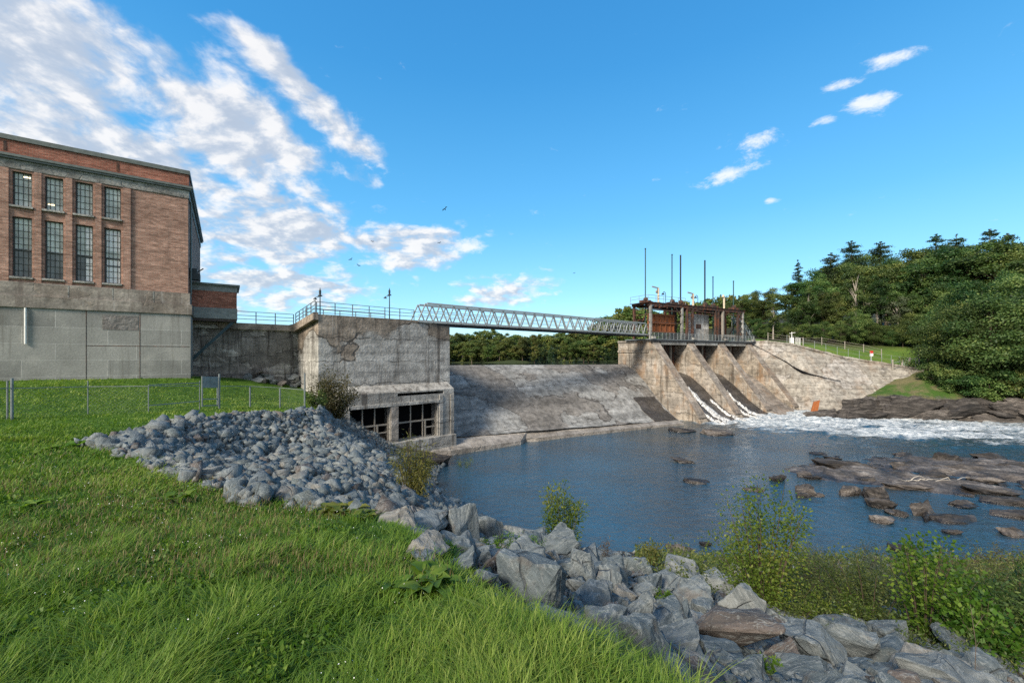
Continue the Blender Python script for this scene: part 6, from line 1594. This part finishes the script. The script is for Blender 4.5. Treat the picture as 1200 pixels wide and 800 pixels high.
def blob(px, py, sxp, syp, ang, st):
    """soft patch of sky round the direction of a photo pixel"""
    c = dpx(px,py); r = Vector((1,0,0)); r = (r-c*r.dot(c)).normalized(); u = c.cross(r)*-1
    u = u if u.z > 0 else -u
    e1 = r*math.cos(ang)+u*math.sin(ang); e2 = -r*math.sin(ang)+u*math.cos(ang)
    L = math.sqrt(((px-600)/FPX)**2+1+((HOR-py)/FPX)**2); s1 = sxp/FPX/L; s2 = syp/FPX/L
    x1 = t.m('MULTIPLY', t.m('SUBTRACT', t.vm('DOT_PRODUCT', dirv, tuple(e1)), e1.dot(c)), 1/s1)
    x2 = t.m('MULTIPLY', t.m('SUBTRACT', t.vm('DOT_PRODUCT', dirv, tuple(e2)), e2.dot(c)), 1/s2)
    fr = t.vm('DOT_PRODUCT', dirv, tuple(c))
    return t.m('MULTIPLY', t.m('POWER', 2.718, t.m('MULTIPLY', t.m('ADD', t.m('MULTIPLY', x1, x1), t.m('MULTIPLY', x2, x2)), -1.0)), t.m('MULTIPLY', t.m('GREATER_THAN', fr, 0), st))
mask = t.ss(t.m('MULTIPLY', sx.outputs[1], -1), -.05, .35)  # unseen clouds behind the camera, added as white frontal fill light
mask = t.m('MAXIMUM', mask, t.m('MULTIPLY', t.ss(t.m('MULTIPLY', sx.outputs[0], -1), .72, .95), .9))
for bb in ((40,60,210,120,-.5,.95),(120,210,220,130,-.3,1.0),(255,150,140,95,-.7,.95),(370,125,130,34,-.80,.86),(330,270,150,62,-.1,.95),(300,335,190,42,0,.86),(470,285,130,44,-.1,.88),(590,340,90,34,0,.72),(430,205,38,26,-.5,.6)):
    mask = t.m('MAXIMUM', mask, blob(*bb))
low = t.ss(sx.outputs[2], -.02, .10)
d0 = cloud(pl); so = Vector((-.75,-.55,0))*.05; d1 = cloud(t.vm('ADD', pl, tuple(so)))
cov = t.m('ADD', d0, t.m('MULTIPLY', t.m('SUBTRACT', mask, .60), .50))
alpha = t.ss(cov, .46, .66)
thick = t.ss(cov, .53, .76)
lit = t.ss(t.m('SUBTRACT', d0, d1), -.07, .10)
cs = t.mix(lit, (.50,.58,.70), (1.0,.965,.93))
cs = t.mix(t.m('MULTIPLY', thick, t.m('SUBTRACT', .85, t.m('MULTIPLY', lit, .7))), cs, (.47,.53,.63))
# far wisps
wn = t.noise(t.scale(t.vm('ADD', dirv, t.vm('SCALE', t.n('TexNoise', {'Vector': dirv, 'Scale': 7.0, 'Detail': 3.0}).outputs[1], .05)), (20,20,44)), 1.0, 7, .68)
acc = None
for px, py, sxp, syp, ang, st in ((1052,68,34,11,.25,.85),(982,101,24,9,.25,1),(1018,120,31,13,.25,1.15),(966,141,17,9,.2,.9),(886,166,30,11,.25,1.05),(878,186,22,10,.4,.5),(852,205,36,10,.25,1.05),(826,217,14,9,.6,.6),(904,235,10,5,.1,.9),(1090,46,18,7,.3,.4),(769,210,9,5,.1,.55),(872,265,5,4,0,.3),
    (440,195,20,14,-.5,.7),(552,288,26,12,.15,.95),(600,345,42,20,.2,.55)):
    c = dpx(px,py); r = Vector((1,0,0)); r = (r-c*r.dot(c)).normalized(); u = c.cross(r)*-1
    u = u if u.z > 0 else -u
    e1 = r*math.cos(ang)+u*math.sin(ang); e2 = -r*math.sin(ang)+u*math.cos(ang)
    L = math.sqrt(((px-600)/FPX)**2+1+((HOR-py)/FPX)**2); s1 = sxp/FPX/L*.95; s2 = syp/FPX/L*.85
    x1 = t.m('MULTIPLY', t.m('SUBTRACT', t.vm('DOT_PRODUCT', dirv, tuple(e1)), e1.dot(c)), 1/s1)
    x2 = t.m('MULTIPLY', t.m('SUBTRACT', t.vm('DOT_PRODUCT', dirv, tuple(e2)), e2.dot(c)), 1/s2)
    fr = t.vm('DOT_PRODUCT', dirv, tuple(c))
    g = t.m('MULTIPLY', t.m('POWER', 2.718, t.m('MULTIPLY', t.m('ADD', t.m('MULTIPLY', x1, x1), t.m('MULTIPLY', x2, x2)), -1.0)), t.m('MULTIPLY', t.m('GREATER_THAN', fr, 0), st))
    acc = g if acc is None else t.m('MAXIMUM', acc, g)
wa = t.m('MULTIPLY', t.ss(t.m('ADD', acc, t.m('MULTIPLY', t.m('SUBTRACT', wn, .5), 2.4)), .35, 1.15), .92)
SK = 2.42                                      # cloud radiance on the Nishita scale
def bright(c, k): return t.mix(1, c, (k,k,k), 'MULTIPLY')
el = t.n('MapRange', {0: sx.outputs[2], 1: 0.0, 2: .75}).outputs[0]
grad = t.ramp(el, [(0,(.30,.63,.87)),(.14,(.21,.56,.84)),(.40,(.075,.39,.73)),(.75,(.024,.255,.60)),(1,(.018,.205,.53))])
skyc = t.mix(.82, hs.outputs[0], bright(grad, SK*1.02))
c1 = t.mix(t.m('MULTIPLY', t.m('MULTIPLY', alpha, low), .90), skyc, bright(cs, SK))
c1 = t.mix(wa, c1, bright((.88,.92,.97), SK))
bg = t.n('Background', {'Strength': .15}); t.put(bg.inputs[0], c1)
o = t.n('OutputWorld'); t.put(o.inputs[0], bg.outputs[0])
ld = bpy.data.lights.new('sun', 'SUN'); ld.energy = 2.1; ld.angle = math.radians(16.0); ld.color = (1,.90,.76)
lo = bpy.data.objects.new('sun', ld); COL.objects.link(lo); lo.rotation_euler = SUN.to_track_quat('Z','Y').to_euler(); lo.location = (-40,-30,60)
cd = bpy.data.cameras.new('camera'); cd.sensor_width = 36; cd.lens = FPX/1200*36; cd.shift_y = (HOR-400)/1200; cd.clip_end = 6000; cd.clip_start = .05
co = bpy.data.objects.new('camera', cd); COL.objects.link(co); co.location = (0,0,EYE); co.rotation_euler = (math.radians(90),0,0); scene.camera = co
vs = scene.view_settings; vs.view_transform = 'Standard'; vs.look = 'None'; vs.gamma = 1; vs.exposure = 1.6; vs.use_curve_mapping = False
scene.cycles.max_bounces = 6; scene.cycles.transparent_max_bounces = 8; scene.cycles.use_denoising = False
